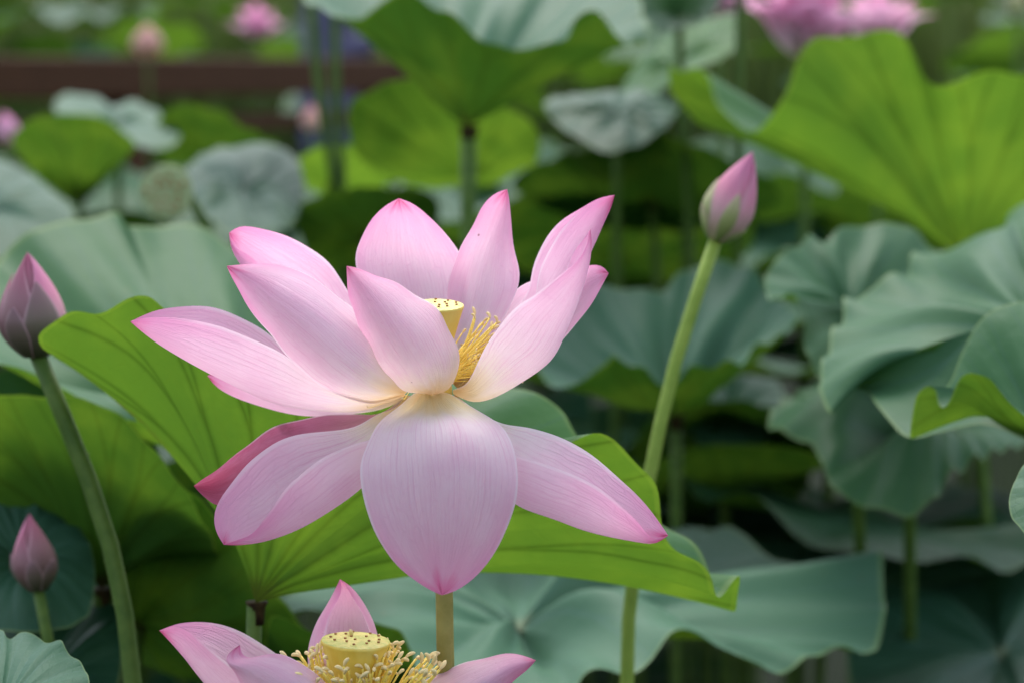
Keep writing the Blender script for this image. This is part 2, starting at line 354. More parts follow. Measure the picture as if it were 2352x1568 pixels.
def stem_curve(top, foot, bend=(0, 0, 0), n=24):
    top, foot = np.array(top, float), np.array(foot, float)
    mid = (top + foot) / 2 + np.array(bend)
    t = np.linspace(0, 1, n)[:, None]
    return (1 - t) ** 2 * foot + 2 * t * (1 - t) * mid + t ** 2 * top
def add_stem(parent, c, r0, r1, mat, prick=0, seed=0, name='stem', ns=12):
    """stem along c (foot to top) with little prickles"""
    c = np.asarray(c); rad = np.linspace(r0, r1, len(c))
    parts = [tube_data(c, rad, ns)]
    if prick:
        t, n, b = frames(c); rs = np.random.RandomState(seed)
        for _ in range(prick):
            i = rs.randint(1, len(c) - 1); a = rs.rand() * 6.283; fr = rs.rand()
            q = c[i] * (1 - fr) + c[i - 1] * fr; d = math.cos(a) * n[i] + math.sin(a) * b[i]
            ri = rad[i]; u = np.cross(t[i], d)
            base = q + d * ri * .93; s = ri * .16
            v = np.array([base + t[i] * s, base + u * s, base - t[i] * s, base - u * s, base + d * ri * rs.uniform(.24, .42) + t[i] * s * .6])
            parts.append((v, [(0, 1, 4), (1, 2, 4), (2, 3, 4), (3, 0, 4)], [[(0, 0)] * 3] * 4))
    v, f, uv, _ = merge(parts)
    return mesh(name, v, f, mat, parent, uv)

# ---------------------------------------------------------------- seed pod and stamens
def lathe(profile, ns=40):
    a = np.linspace(0, 2 * np.pi, ns, endpoint=False); v = []
    for r, z in profile: v += [(r * math.cos(x), r * math.sin(x), z) for x in a]
    f, uv = grid_faces(len(profile), ns, True); return np.array(v), f, uv
def rot_to(zdir, twist=0):
    q = Vector((0, 0, 1)).rotation_difference(Vector(zdir).normalized()); m = np.array((q.to_matrix() @ Matrix.Rotation(twist, 3, 'Z'))); return m
def add_pod(parent, top, base, Rt, seed=0, rb=.45, mats=None, count=16, stig=.0011):
    """funnel shaped seed pod from base to top; the stigmas stand on its flat face"""
    top, base = np.array(top), np.array(base); ax = top - base; H = np.linalg.norm(ax); M = rot_to(ax)
    prof = []
    for i in range(15):
        t = i / 14; r = Rt * (rb + (1 - rb) * (t ** 1.25)) ; prof.append((r * (1 - .03 * math.sin(math.pi * t)), H * t * .955))
    prof += [(Rt * 1.025, H * .968), (Rt * 1.03, H * .98), (Rt * 1.01, H * .992)]
    v, f, uv = lathe(prof); rs = np.random.RandomState(seed)
    ang = np.arctan2(v[:, 1], v[:, 0]); wob = 1 + .018 * np.sin(3 * ang + rs.rand() * 6) + .012 * np.sin(7 * ang + rs.rand() * 6)
    v[:, :2] *= wob[:, None]
    o = mesh('seed_pod', v @ M.T + base, f, mats[0], parent, uv)
    pr = [(Rt * 1.01, H * .992), (Rt * .95, H * 1.0), (Rt * .8, H * 1.004), (Rt * .5, H * 1.01), (Rt * .2, H * 1.012), (1e-5, H * 1.012)]
    v, f, uv = lathe(pr); ang = np.arctan2(v[:, 1], v[:, 0]); wob = 1 + .0 * ang
    rr = np.hypot(v[:, 0], v[:, 1]); 
    tface = mesh('pod_face', v @ M.T + base, f, mats[1], o, uv, origin=parent['_o'])
    pts = []
    while len(pts) < count:
        x, y = rs.uniform(-1, 1, 2)
        if x * x + y * y < .78 ** 2 and all((x - a) ** 2 + (y - b) ** 2 > (.30 if len(pts) < 40 else .2) ** 2 for a, b in pts): pts.append((x, y))
        elif rs.rand() < .002: count -= 1
    for x, y in pts:
        s = stig
        v, f, uv = lathe([(s * 3.2, -s * .9), (s * 2.4, -s * .1), (s * 1.5, s * .28), (1e-6, s * .3)], 10)
        mesh('carpel', (v + np.array([x * Rt, y * Rt, H * 1.006])) @ M.T + base, f, mats[1], o, uv, origin=parent['_o'])
        v, f, uv = lathe([(s * 1.5, -s * .8), (s * .9, s * .1), (s * .75, s * .45), (s * .95, s * .7), (s * .85, s * .98), (s * .35, s * 1.05), (1e-6, s * .9)], 8)
        c = np.array([x * Rt, y * Rt, H * 1.008])
        mesh('stigma', (v + c) @ M.T + base, f, mats[2], o, uv, origin=parent['_o'])
    return o
def stamen_meshes():
    res = []
    for k in range(7):
        rs = np.random.RandomState(40 + k); L = 1.0; b = rs.uniform(.04, .2); n = 12
        t = np.linspace(0, 1, n); wx = rs.uniform(-.02, .02)
        c = np.stack([b * t ** 2.2, wx * np.sin(t * 5), L * t * (1 - .12 * b)], 1)
        hook = rs.uniform(.5, 2.6)         # the cream tip bends over
        fil = tube_data(c, np.linspace(.011, .014, n), 6)
        d = c[-1] - c[-2]; d /= np.linalg.norm(d); side = np.array([1, rs.uniform(-.5, .5), 0]); side /= np.linalg.norm(side)
        tip = [c[-1]]; a = 0
        for i in range(6):
            a = hook * (i + 1) / 6; tip.append(tip[-1] + .020 * (d * math.cos(a) + side * math.sin(a)))
        tip = np.array(tip); an = tube_data(tip, [.012, .016, .021, .024, .024, .020, .009], 7)
        v, f, uv, mi = merge([fil, an]); me = bpy.data.meshes.new('stamen'); me.from_pydata([tuple(x) for x in v], [], f)
        me.polygons.foreach_set('use_smooth', [True] * len(f)); me.materials.append(FILAMENT); me.materials.append(ANTHER)
        me.polygons.foreach_set('material_index', mi); me.update(); res.append(me)
    return res
STAMENS = stamen_meshes()
def add_stamens(parent, base, axis, n, r0, lens, elev, seed, azis=None):
    rs = np.random.RandomState(seed); base = np.array(base); M = rot_to(axis)
    for i in range(n):
        az = rs.uniform(0, 2 * np.pi) if azis is None else rs.uniform(*azis)
        el = R(rs.uniform(*elev)); L = rs.uniform(*lens)
        rad = np.array([math.cos(az), math.sin(az), 0]); d = rad * math.cos(el) + np.array([0, 0, math.sin(el)])
        p = base + M @ (rad * r0 * rs.uniform(.85, 1.1) + np.array([0, 0, rs.uniform(-.002, .003)]))
        o = bpy.data.objects.new('stamen', STAMENS[rs.randint(len(STAMENS))]); COL.objects.link(o); o.parent = parent
        dv = Vector(M @ d); q = dv.to_track_quat('Z', 'X') @ Quaternion((0, 0, 1), rs.uniform(0, 6.28))
        o.matrix_basis = Matrix.Translation(Vector(p - np.array(parent['_o']))) @ q.to_matrix().to_4x4() @ Matrix.Scale(L, 4)

# ---------------------------------------------------------------- the open blossom
foot = P(1040, 930, 1.0); foot = np.array([foot[0] + .01, foot[1] + .03, -.05])
FL = thing('lotus_flower', 'fully open pink lotus blossom, its whole stem and drooping front petal in view', 'flower', foot)
PET = [
 # far edge, middle, near edge: (x, y in the photograph, cm behind the flower's own depth)
 (None, [(920,895,.8),(800,880,1.9),(700,845,2.3),(648,795,2.4),(589,745,2.4),(510,712,2.2),(440,702,1.8),(361,712,1.0),(300,738,0)],
  [(925,910,0),(827,944,.2),(731,943,0),(633,928,-.2),(567,900,-.3),(475,854,-.3),(396,810,-.2),(346,778,0),(300,740,0)],
  [(930,905,-.8),(800,890,-2.0),(700,850,-2.2),(640,808,-2.2),(575,775,-2.2),(513,753,-2.0),(440,734,-1.6),(373,729,-.9),(320,732,-.3),(300,738,0)]),
 (None, [(925,908,-.7),(860,926,-1.4),(814,917,-1.9),(761,899,-2.3),(715,869,-2.5),(654,813,-2.6),(630,776,-2.5),(595,740,-2.4),(569,699,-2.3),(547,661,-2.2),(526,630,-2.2),(521,612,-2.2)],
  [(935,900,-1.0),(880,868,-2.5),(800,800,-3.5),(720,730,-3.8),(650,682,-3.6),(585,640,-2.9),(521,611,-2.2)],
  [(945,890,-.5),(900,800,-1),(850,745,-1.2),(800,698,-1.2),(756,664,-1.4),(715,638,-1.6),(674,617,-1.8),(633,607,-2),(592,605,-2.1),(550,607,-2.2),(521,611,-2.2)]),
 (None, [(985,880,1.2),(880,780,2.5),(795,660,4),(751,598,4.3),(713,570,4.4),(669,545,4.3),(625,531,4),(578,521,3.6),(545,518,3.2),(526,535,3)],
  [(960,890,1),(860,850,3.0),(760,780,4.5),(670,700,5),(600,650,4.8),(560,610,4.2),(533,568,3.5),(526,535,3)],
  [(945,892,.6),(850,830,1),(750,740,1.4),(660,650,1.8),(590,604,2),(566,584,2.3),(545,572,2.6),(529,555,2.9),(526,535,3)]),
 (None, [(990,880,.8),(920,780,2.5),(850,690,3.2),(817,613,3.6),(818,578,3.7),(829,545,3.8),(846,510,3.8),(870,487,3.8),(893,468,3.8),(916,456,3.8)],
  [(1000,880,1),(975,780,3.6),(950,690,5),(935,600,5.6),(925,530,5.2),(918,480,4.3),(916,456,3.8)],
  [(1010,880,1),(1050,780,3.4),(1070,690,4.5),(1068,610,4.7),(1052,576,4.6),(1025,540,4.4),(1004,516,4.2),(981,493,3.9),(952,468,3.8),(930,459,3.8),(916,456,3.8)]),
 (None, [(1015,880,.8),(1020,780,2),(1028,680,3.5),(1031,651,3.6),(1039,613,3.6),(1051,578,3.6),(1066,548,3.6),(1083,522,3.6),(1092,504,3.6),(1101,484,3.6),(1116,463,3.5),(1133,447,3.5),(1151,437,3.4),(1165,435,3.4)],
  [(1035,880,1),(1065,790,3.2),(1095,690,4.2),(1115,600,4.5),(1140,520,4.2),(1156,470,3.8),(1165,436,3.4)],
  [(1050,885,.8),(1110,800,2),(1165,720,2.4),(1186,680,2.5),(1192,645,2.6),(1190,613,2.7),(1183,578,2.8),(1177,534,2.9),(1173,481,3.1),(1168,446,3.3),(1165,436,3.4)]),
 (None, [(1040,880,1),(1120,790,2.2),(1180,720,2.6),(1217,660,2.9),(1221,622,3.0),(1233,589,3.0),(1250,554,3.0),(1283,510,2.9),(1329,482,2.8),(1356,466,2.8),(1379,453,2.7),(1412,448,2.7)],
  [(1050,890,.6),(1180,800,1.9),(1280,700,2.5),(1340,612,2.8),(1366,560,2.8),(1392,502,2.8),(1408,468,2.7),(1412,449,2.7)],
  [(1055,885,.2),(1150,790,.4),(1215,720,.6),(1233,666,.8),(1239,625,.9),(1253,589,1.0),(1274,548,1.1),(1303,513,1.4),(1338,480,1.8),(1365,463,2.2),(1390,451,2.5),(1412,448,2.7)]),
 (None, [(1040,895,-.8),(1068,886,-1.1),(1086,855,-1.6),(1104,818,-2),(1118,790,-2.2),(1136,764,-2.4),(1171,721,-2.6),(1195,698,-2.6),(1230,674,-2.6),(1274,645,-2.5),(1300,622,-2.4),(1329,595,-2.2),(1344,573,-2.1),(1354,546,-2),(1356,526,-2)],
  [(1042,905,-.8),(1091,925,-1.2),(1150,906,-1.2),(1193,880,-1.1),(1232,855,-1),(1270,822,-.9),(1300,759,-.9),(1315,727,-1),(1331,686,-1.2),(1343,651,-1.4),(1353,613,-1.6),(1359,575,-1.8),(1359,545,-1.9),(1356,526,-2)],
  [(1045,897,-.2),(1110,860,.6),(1180,780,.8),(1240,715,.6),(1285,655,.1),(1301,614,-.2),(1310,590,-.5),(1330,563,-1.1),(1348,540,-1.6),(1356,526,-2)]),
 (None, [(1050,890,1.2),(1130,750,3),(1192,660,4),(1217,647,4.2),(1280,625,4.2),(1351,609,3.8),(1368,608,3.4),(1384,611,3),(1398,628,2.6)],
  [(1050,895,.9),(1160,800,3.4),(1240,730,4.6),(1310,680,4.6),(1362,645,3.6),(1398,628,2.6)],
  [(1055,897,.6),(1150,870,1.6),(1230,832,2.2),(1288,788,2.4),(1332,731,2.5),(1362,690,2.5),(1382,658,2.5),(1398,628,2.6)]),
 (None, [(930,905,2.2),(800,900,4.2),(700,880,4.8),(600,855,4.8),(520,845,4.4),(476,862,3.8)],
  [(930,915,1.6),(880,938,2.2),(791,951,2.9),(715,955,3.3),(665,949,3.6),(600,932,3.8),(534,909,3.8),(492,884,3.8),(476,862,3.8)],
  [(935,912,1.0),(820,925,2.0),(715,915,2.4),(620,895,2.6),(540,870,3),(476,862,3.8)]),
 (None, [(930,905,-.5),(916,934,-.7),(863,950,-.8),(840,970,-.8),(811,982,-.8),(771,987,-.7),(731,991,-.6),(692,996,-.6),(652,1006,-.6),(626,1019,-.6),(596,1041,-.7),(570,1062,-.8),(547,1089,-.9),(527,1115,-1.0),(504,1145,-1.2),(494,1168,-1.4),(490,1191,-1.6),(494,1217,-1.8),(504,1237,-2),(514,1250,-2.2)],
  [(950,910,-1),(920,980,-1.8),(880,1062,-2.1),(829,1117,-2.2),(791,1147,-2.2),(751,1173,-2.2),(708,1199,-2.2),(666,1219,-2.2),(616,1236,-2.2),(567,1247,-2.2),(530,1253,-2.2),(514,1250,-2.2)],
  [(965,910,-1.3),(930,960,-2.6),(880,1000,-3.4),(840,1011,-3.7),(811,1019,-3.8),(778,1033,-3.9),(738,1052,-4.0),(705,1075,-4.0),(675,1102,-3.9),(652,1125,-3.8),(633,1155,-3.5),(613,1184,-3.2),(596,1207,-2.9),(580,1227,-2.6),(563,1235,-2.4),(540,1239,-2.3),(514,1250,-2.2)]),
 ('PETAL_OLD', [(925,915,0),(863,952,.5),(830,951,.8),(764,952,1),(715,957,1.2),(666,967,1.3),(633,978,1.3),(600,996,1.3),(567,1023,1.2),(537,1046,1.2),(517,1064,1.1),(494,1082,1.1),(468,1097,1),(445,1115,1)],
  [(925,920,0),(840,985,1.2),(740,1020,1.8),(640,1060,1.8),(550,1095,1.5),(490,1118,1.2),(445,1115,1)],
  [(930,925,-.3),(850,1000,.2),(750,1060,.3),(650,1110,.3),(560,1150,.4),(497,1162,.6),(478,1147,.8),(461,1134,.9),(445,1115,1)]),
 (None, [(1045,905,-.4),(1100,945,-1),(1157,975,-1.2),(1199,978,-1.2),(1242,988,-1.2),(1282,1001,-1.2),(1318,1018,-1.2),(1358,1043,-1.2),(1394,1072,-1.3),(1430,1105,-1.4),(1463,1135,-1.6),(1490,1165,-1.8),(1509,1191,-2.0),(1529,1219,-2.2),(1535,1229,-2.3)],
  [(1040,910,-.8),(1090,1020,-1.8),(1140,1110,-2.2),(1186,1157,-2.3),(1232,1176,-2.3),(1282,1193,-2.3),(1331,1213,-2.3),(1381,1226,-2.3),(1430,1236,-2.3),(1463,1241,-2.3),(1509,1247,-2.3),(1529,1236,-2.3),(1535,1229,-2.3)],
  [(1035,910,-1.2),(1080,980,-2.3),(1140,1030,-3.2),(1191,1046,-3.5),(1232,1059,-3.6),(1282,1076,-3.7),(1325,1092,-3.7),(1364,1112,-3.6),(1401,1138,-3.5),(1430,1165,-3.3),(1457,1188,-3.0),(1473,1207,-2.8),(1486,1227,-2.6),(1498,1241,-2.4),(1520,1238,-2.3),(1535,1229,-2.3)]),
 # the drooping front petal
 (None, [(972,898,-1),(948,900,-1.3),(934,919,-1.7),(906,938,-2.1),(876,963,-2.8),(857,990,-3.4),(840,1023,-3.9),(830,1056,-4.3),(829,1089,-4.6),(832,1125,-4.8),(837,1158,-5.0),(847,1191,-5.1),(860,1224,-5.2),(880,1257,-5.2),(906,1293,-5.2),(936,1319,-5.1),(969,1342,-5.0),(998,1361,-5.0),(1015,1366,-5.0)],
  [(988,895,-1.2),(990,914,-1.45),(992,932,-1.75),(994,945,-2.2),(997,954,-3.0),(1000,966,-3.9),(1004,992,-4.7),(1010,1050,-5.4),(1013,1130,-5.7),(1015,1210,-5.7),(1015,1290,-5.4),(1015,1340,-5.1),(1015,1366,-5.0)],
  [(1004,898,-1),(1034,902,-1.3),(1064,923,-1.7),(1098,942,-2.1),(1137,963,-2.8),(1160,987,-3.4),(1176,1013,-3.9),(1188,1049,-4.3),(1190,1085,-4.6),(1188,1125,-4.8),(1183,1161,-5.0),(1170,1201,-5.1),(1157,1230,-5.2),(1140,1263,-5.2),(1120,1293,-5.2),(1094,1323,-5.1),(1061,1349,-5.0),(1031,1364,-5.0),(1015,1366,-5.0)]),
 # the upright front petal
 (None, [(985,905,-1.2),(946,900,-1.8),(916,890,-2.2),(887,860,-2.4),(858,820,-2.4),(837,781,-2.4),(820,740,-2.4),(805,696,-2.4),(798,652,-2.4),(795,625,-2.4),(796,611,-2.4)],
  [(995,906,-1.4),(990,880,-2.8),(965,825,-3.7),(925,760,-4.0),(880,700,-3.8),(835,648,-3.2),(796,611,-2.4)],
  [(1005,905,-1.2),(1035,891,-1.5),(1049,861,-1.7),(1054,836,-1.8),(1051,806,-1.8),(1042,774,-1.8),(1025,739,-1.8),(996,707,-1.8),(952,672,-1.9),(922,656,-2.0),(861,632,-2.2),(829,618,-2.3),(796,611,-2.4)]),
]
for i, (mt, *rails) in enumerate(PET):
    o = add_petal(FL, rails, 1.0, globals()[mt] if mt else PETAL, seed=i)
    if mt: o['label'] = 'deeper pink fading petal with a brown blotch'
# receptacle, pod, stamens, stem
add_pod(FL, P(1002, 699, .9925), P(1000, 880, 1.0), .0112, 3, .36, (POD, POD_TOP, STIGMA), 17, .00062)
add_stamens(FL, P(1006, 866, 1.002), (0.05, 0, 1), 60, .0055, (.019, .027), (10, 66), 5, (.9, 3.1))
add_stamens(FL, P(1010, 864, 1.0), (0.1, 0, 1), 46, .005, (.021, .031), (4, 60), 6, (.22, 1.2))
add_stamens(FL, P(1014, 868, .998), (0.1, 0, 1), 30, .004, (.011, .015), (5, 55), 8, (-.3, .4))
for (bx, by, bz), (tx, ty, tz), L in (((945, 893, -.8), (925, 925, -2.0), .010), ((880, 925, -1.2), (850, 938, -1.6), .006)):
    p0, p1 = P(bx, by, 1 + bz / 100), P(tx, ty, 1 + tz / 100); o = bpy.data.objects.new('stamen', STAMENS[2]); COL.objects.link(o); o.parent = FL
    o.matrix_basis = Matrix.Translation(Vector(p0 - foot)) @ Vector(p1 - p0).to_track_quat('Z', 'X').to_matrix().to_4x4() @ Matrix.Scale(L * 1.3, 4)
v, f, uv = lathe([(1e-5, -.012), (.0036, -.0115), (.0048, -.006), (.0062, -.001), (.0058, .004), (.003, .008), (1e-5, .009)], 20)
mesh('receptacle', v + P(1005, 900, 1.0), f, POD, FL, uv)
c = spline([foot, P(1032, 2600, 1.03), P(1027, 1700, 1.012), P(1022, 1450, 1.008), (P(1022, 1200, 1.006)), P(1048, 990, 1.004), P(1046, 935, 1.002), P(1010, 898, 1.0)], 50)
add_stem(FL, c, .0045, .0036, STEM_YEL, 130, 2)

# ---------------------------------------------------------------- the lower blossom
foot2 = np.array([P(815, 1700, .99)[0], .99, -.05])
FL2 = thing('lotus_flower', 'pink lotus blossom low beneath the fully open one, pod and orange stamens bared', 'flower', foot2)
for i, rails in enumerate([
  ([(780,1720,1),(730,1600,2.4),(680,1535,2.8),(639,1503,3),(603,1479,3),(559,1452,2.9),(516,1435,2.6),(463,1427,2.1),(406,1431,1.4),(366,1447,.8)],
   [(775,1725,.5),(640,1720,1.4),(550,1650,1.8),(490,1587,1.8),(454,1547,1.6),(428,1515,1.3),(397,1480,1),(366,1447,.8)],
   [(775,1725,0),(680,1640,-.6),(590,1570,-.6),(520,1520,-.4),(470,1480,0),(440,1453,.3),(410,1436,.5),(366,1447,.8)]),
  ([(790,1725,-.8),(770,1600,-1.6),(748,1566,-1.8),(713,1533,-2),(683,1514,-2.1),(647,1503,-2.2),(603,1503,-2.3),(570,1511,-2.3),(556,1505,-2.2),(551,1480,-2.0)],
   [(785,1730,-1),(730,1660,-2.8),(670,1590,-3.4),(610,1545,-3.2),(560,1525,-2.9),(530,1520,-2.6),(530,1498,-2.2),(551,1480,-2.0)],
   [(780,1730,-.8),(680,1720,-1.8),(610,1650,-2.2),(565,1590,-2.4),(540,1548,-2.5),(520,1522,-2.5),(517,1512,-2.4),(530,1494,-2.2),(551,1480,-2.0)]),
  ([(805,1715,.4),(775,1600,1.3),(748,1500,1.6),(750,1445,1.9),(765,1398,2.2),(783,1360,2.6),(785,1341,2.8),(781,1329,3.0)],
   [(800,1715,1),(735,1620,2.4),(708,1523,2.7),(711,1470,2.9),(726,1430,3.0),(744,1400,3.1),(766,1360,3.1),(778,1335,3.0),(781,1329,3.0)],
   [(815,1715,1.2),(800,1600,4),(800,1500,4.9),(802,1420,4.7),(800,1370,4.0),(788,1338,3.3),(781,1329,3.0)],
   [(830,1715,1),(870,1620,2.4),(880,1540,2.7),(867,1457,2.9),(858,1426,2.9),(841,1395,3.0),(814,1356,3.0),(795,1338,3.0),(781,1329,3.0)],
   [(825,1715,.4),(850,1600,1.3),(858,1520,1.6),(848,1452,1.9),(832,1408,2.2),(808,1368,2.6),(793,1343,2.8),(781,1329,3.0)]),
  ([(850,1725,.6),(920,1610,1.4),(973,1567,1.6),(1012,1545,1.7),(1056,1527,1.7),(1109,1509,1.6),(1148,1500,1.5),(1190,1502,1.2),(1231,1515,.8)],
   [(850,1730,0),(960,1670,-.9),(1040,1610,-1.2),(1110,1565,-1.1),(1165,1530,-.5),(1231,1515,.8)],
   [(850,1735,-.4),(980,1720,-.3),(1080,1670,0),(1140,1610,.2),(1183,1563,.4),(1201,1546,.5),(1219,1528,.6),(1231,1515,.8)]),
  ([(850,1715,1.4),(960,1640,3.4),(1080,1590,4),(1160,1572,3.8),(1215,1570,3)], [(850,1720,1),(980,1690,3.2),(1100,1640,3.6),(1180,1595,3.4),(1215,1570,3)], [(850,1725,.8),(1000,1740,2),(1120,1700,2.4),(1190,1630,2.6),(1215,1570,3)]),
  ([(800,1730,-1),(790,1790,-3.4),(800,1870,-4.4),(830,1950,-4.6),(860,1990,-4.4)], [(815,1730,-1.2),(840,1760,-4),(860,1850,-5),(865,1930,-5),(860,1990,-4.4)], [(830,1730,-1),(910,1790,-3),(935,1870,-4),(910,1950,-4.4),(860,1990,-4.4)]),
  ]):
    add_petal(FL2, rails, .99, seed=30 + i)
add_pod(FL2, P(817, 1468, .9845), P(806, 1700, .99), .0138, 9, .26, (POD, POD_TOP, STIGMA), 17, .00068)
add_stamens(FL2, P(806, 1685, .99), (-.02, 0, 1), 150, .0065, (.026, .037), (56, 82), 15)
add_stamens(FL2, P(815, 1680, .988), (0.1, 0, 1), 34, .006, (.031, .040), (30, 56), 16, (-.7, .7))
v, f, uv = lathe([(1e-5, -.012), (.0036, -.0115), (.006, -.006), (.0085, -.001), (.008, .004), (.003, .008), (1e-5, .009)], 20)
mesh('receptacle', v + P(808, 1712, .99), f, POD, FL2, uv)
add_stem(FL2, stem_curve(P(808, 1718, .99), foot2, (.01, 0, 0)), .0045, .0036, STEM_YEL, 30, 3)

# ---------------------------------------------------------------- buds
def bud(label, base, tip, rad, foot_pts, layers, stem_mat, core, prick=60, group=None, sr=(.0045, .004)):
    base, tip = np.array(base), np.array(tip)
    ft = np.array(foot_pts[0]); B = thing('lotus_bud', label, 'flower bud', ft, group)
    H = np.linalg.norm(tip - base); M = rot_to(tip - base)
    def prof(t): return rad * np.where(t < .36, np.sin(np.clip(.18 + t / .36 * .82, 0, 1) * np.pi / 2) ** .8, np.clip(np.cos((t - .36) / .64 * np.pi / 2), 0, 1) ** 1.08 * (1 - .06 * np.sin((t - .36) / .64 * np.pi)))
    T = np.linspace(0, 1, 30); v, f, uv = lathe([(max(1e-6, float(prof(t)) * .93), H * t * .985) for t in T], 28)
    mesh('petal', v @ M.T + base, f, core, B, uv)
    for k, (phi, half, te, off, mt) in enumerate(layers):
        nt, nv = 26, 15; t = np.linspace(0, 1, nt)[:, None]; s = np.linspace(-1, 1, nv)[None, :]
        w = half * (np.clip(1 - t ** 2.1, 0, 1) ** .75) * (.72 + .28 * np.sin(np.clip(t * 2.2, 0, 1) * np.pi / 2))
        a = R(phi) + w * s; tt = t * te
        # the blade keeps a rounded back; its margin lies flat against the petal below
        r_ = prof(tt) * (.955 + 1.3 * off + .05 * (1 - s ** 2) + .04 * t ** 6) + .0003
        g = np.stack([r_ * np.cos(a), r_ * np.sin(a), H * tt + 0 * s], 2).reshape(-1, 3)
        f, uv = grid_faces(nt, nv); mesh('petal' if mt not in (BUD_SEPAL, BUD_DARK) else 'sepal', g @ M.T + base, f, mt, B, uv)
    c = spline(list(foot_pts) + [base + (tip - base) / H * .003], 40)
    add_stem(B, c, sr[0], sr[1], stem_mat, prick, 5)
    return B
# angle -90 faces the camera
foot = P(1440, 1700, 1.275); 
bud('pale pink lotus bud with green sepals on a bright green leaning stem', P(1643, 552, 1.30), P(1730, 346, 1.295), .0132,
    [np.array([foot[0] - .01, foot[1] + .02, -.05]), P(1432, 2400, 1.28), P(1440, 1568, 1.28), P(1448, 1370, 1.283), P(1488, 1110, 1.288), P(1555, 820, 1.295), P(1610, 650, 1.299)],
    [(100, 1.2, 1.0, .0, BUD_PINK), (-150, 1.15, .97, .015, BUD_PINK), (-20, 1.15, .99, .02, BUD_PINK), (-112, .62, .93, .03, BUD_PINK), (-172, .8, .60, .055, BUD_SEPAL), (-38, .62, .92, .05, BUD_PINK), (-86, .42, .54, .075, BUD_SEPAL), (35, .8, .5, .06, BUD_SEPAL), (-165, .6, .30, .10, BUD_SEPAL), (-25, .7, .22, .10, BUD_SEPAL)], STEM_LIGHT, BUD_PINK, 150, sr=(.0044, .0036))
foot = P(330, 1800, 1.17)
bud('plump dusky mauve lotus bud partly behind the yellow-green leaf edge', P(84, 818, 1.18), P(62, 576, 1.175), .0156,
    [np.array([foot[0] + .01, foot[1] + .02, -.05]), P(335, 2300, 1.17), P(305, 1568, 1.172), P(268, 1310, 1.174), P(200, 1090, 1.176), P(122, 900, 1.18)],
    [(90, 1.2, 1.0, .0, BUD_PINK), (-10, 1.1, .99, .01, BUD_PINK), (-40, .8, .98, .02, BUD_PINK), (-118, .95, .97, .04, BUD_PETAL), (-175, .9, .8, .06, BUD_PETAL), (-62, .72, .72, .075, BUD_DARK), (-112, .5, .50, .095, BUD_DARK), (-185, .6, .42, .085, BUD_DARK), (-20, .7, .35, .09, BUD_DARK)], STEM, BUD_PETAL, 120, sr=(.0045, .0042))
foot = P(112, 1700, 1.24)
bud('small dull pink lotus bud standing low against dark leaves', P(88, 1356, 1.24), P(67, 1176, 1.24), .0112,
    [np.array([foot[0], foot[1] + .02, -.05]), P(118, 2200, 1.24), P(112, 1480, 1.24), P(100, 1400, 1.24)],
    [(90, 1.2, 1.0, .0, BUD_PETAL), (-150, 1.1, .98, .01, BUD_PINK), (-50, 1.0, .98, .03, BUD_PETAL), (-120, .7, .8, .05, BUD_PETAL), (-165, .6, .52, .07, BUD_DARK), (-85, .5, .42, .09, BUD_DARK), (-30, .7, .4, .08, BUD_DARK)], STEM, BUD_PETAL, 60, sr=(.0036, .0030))

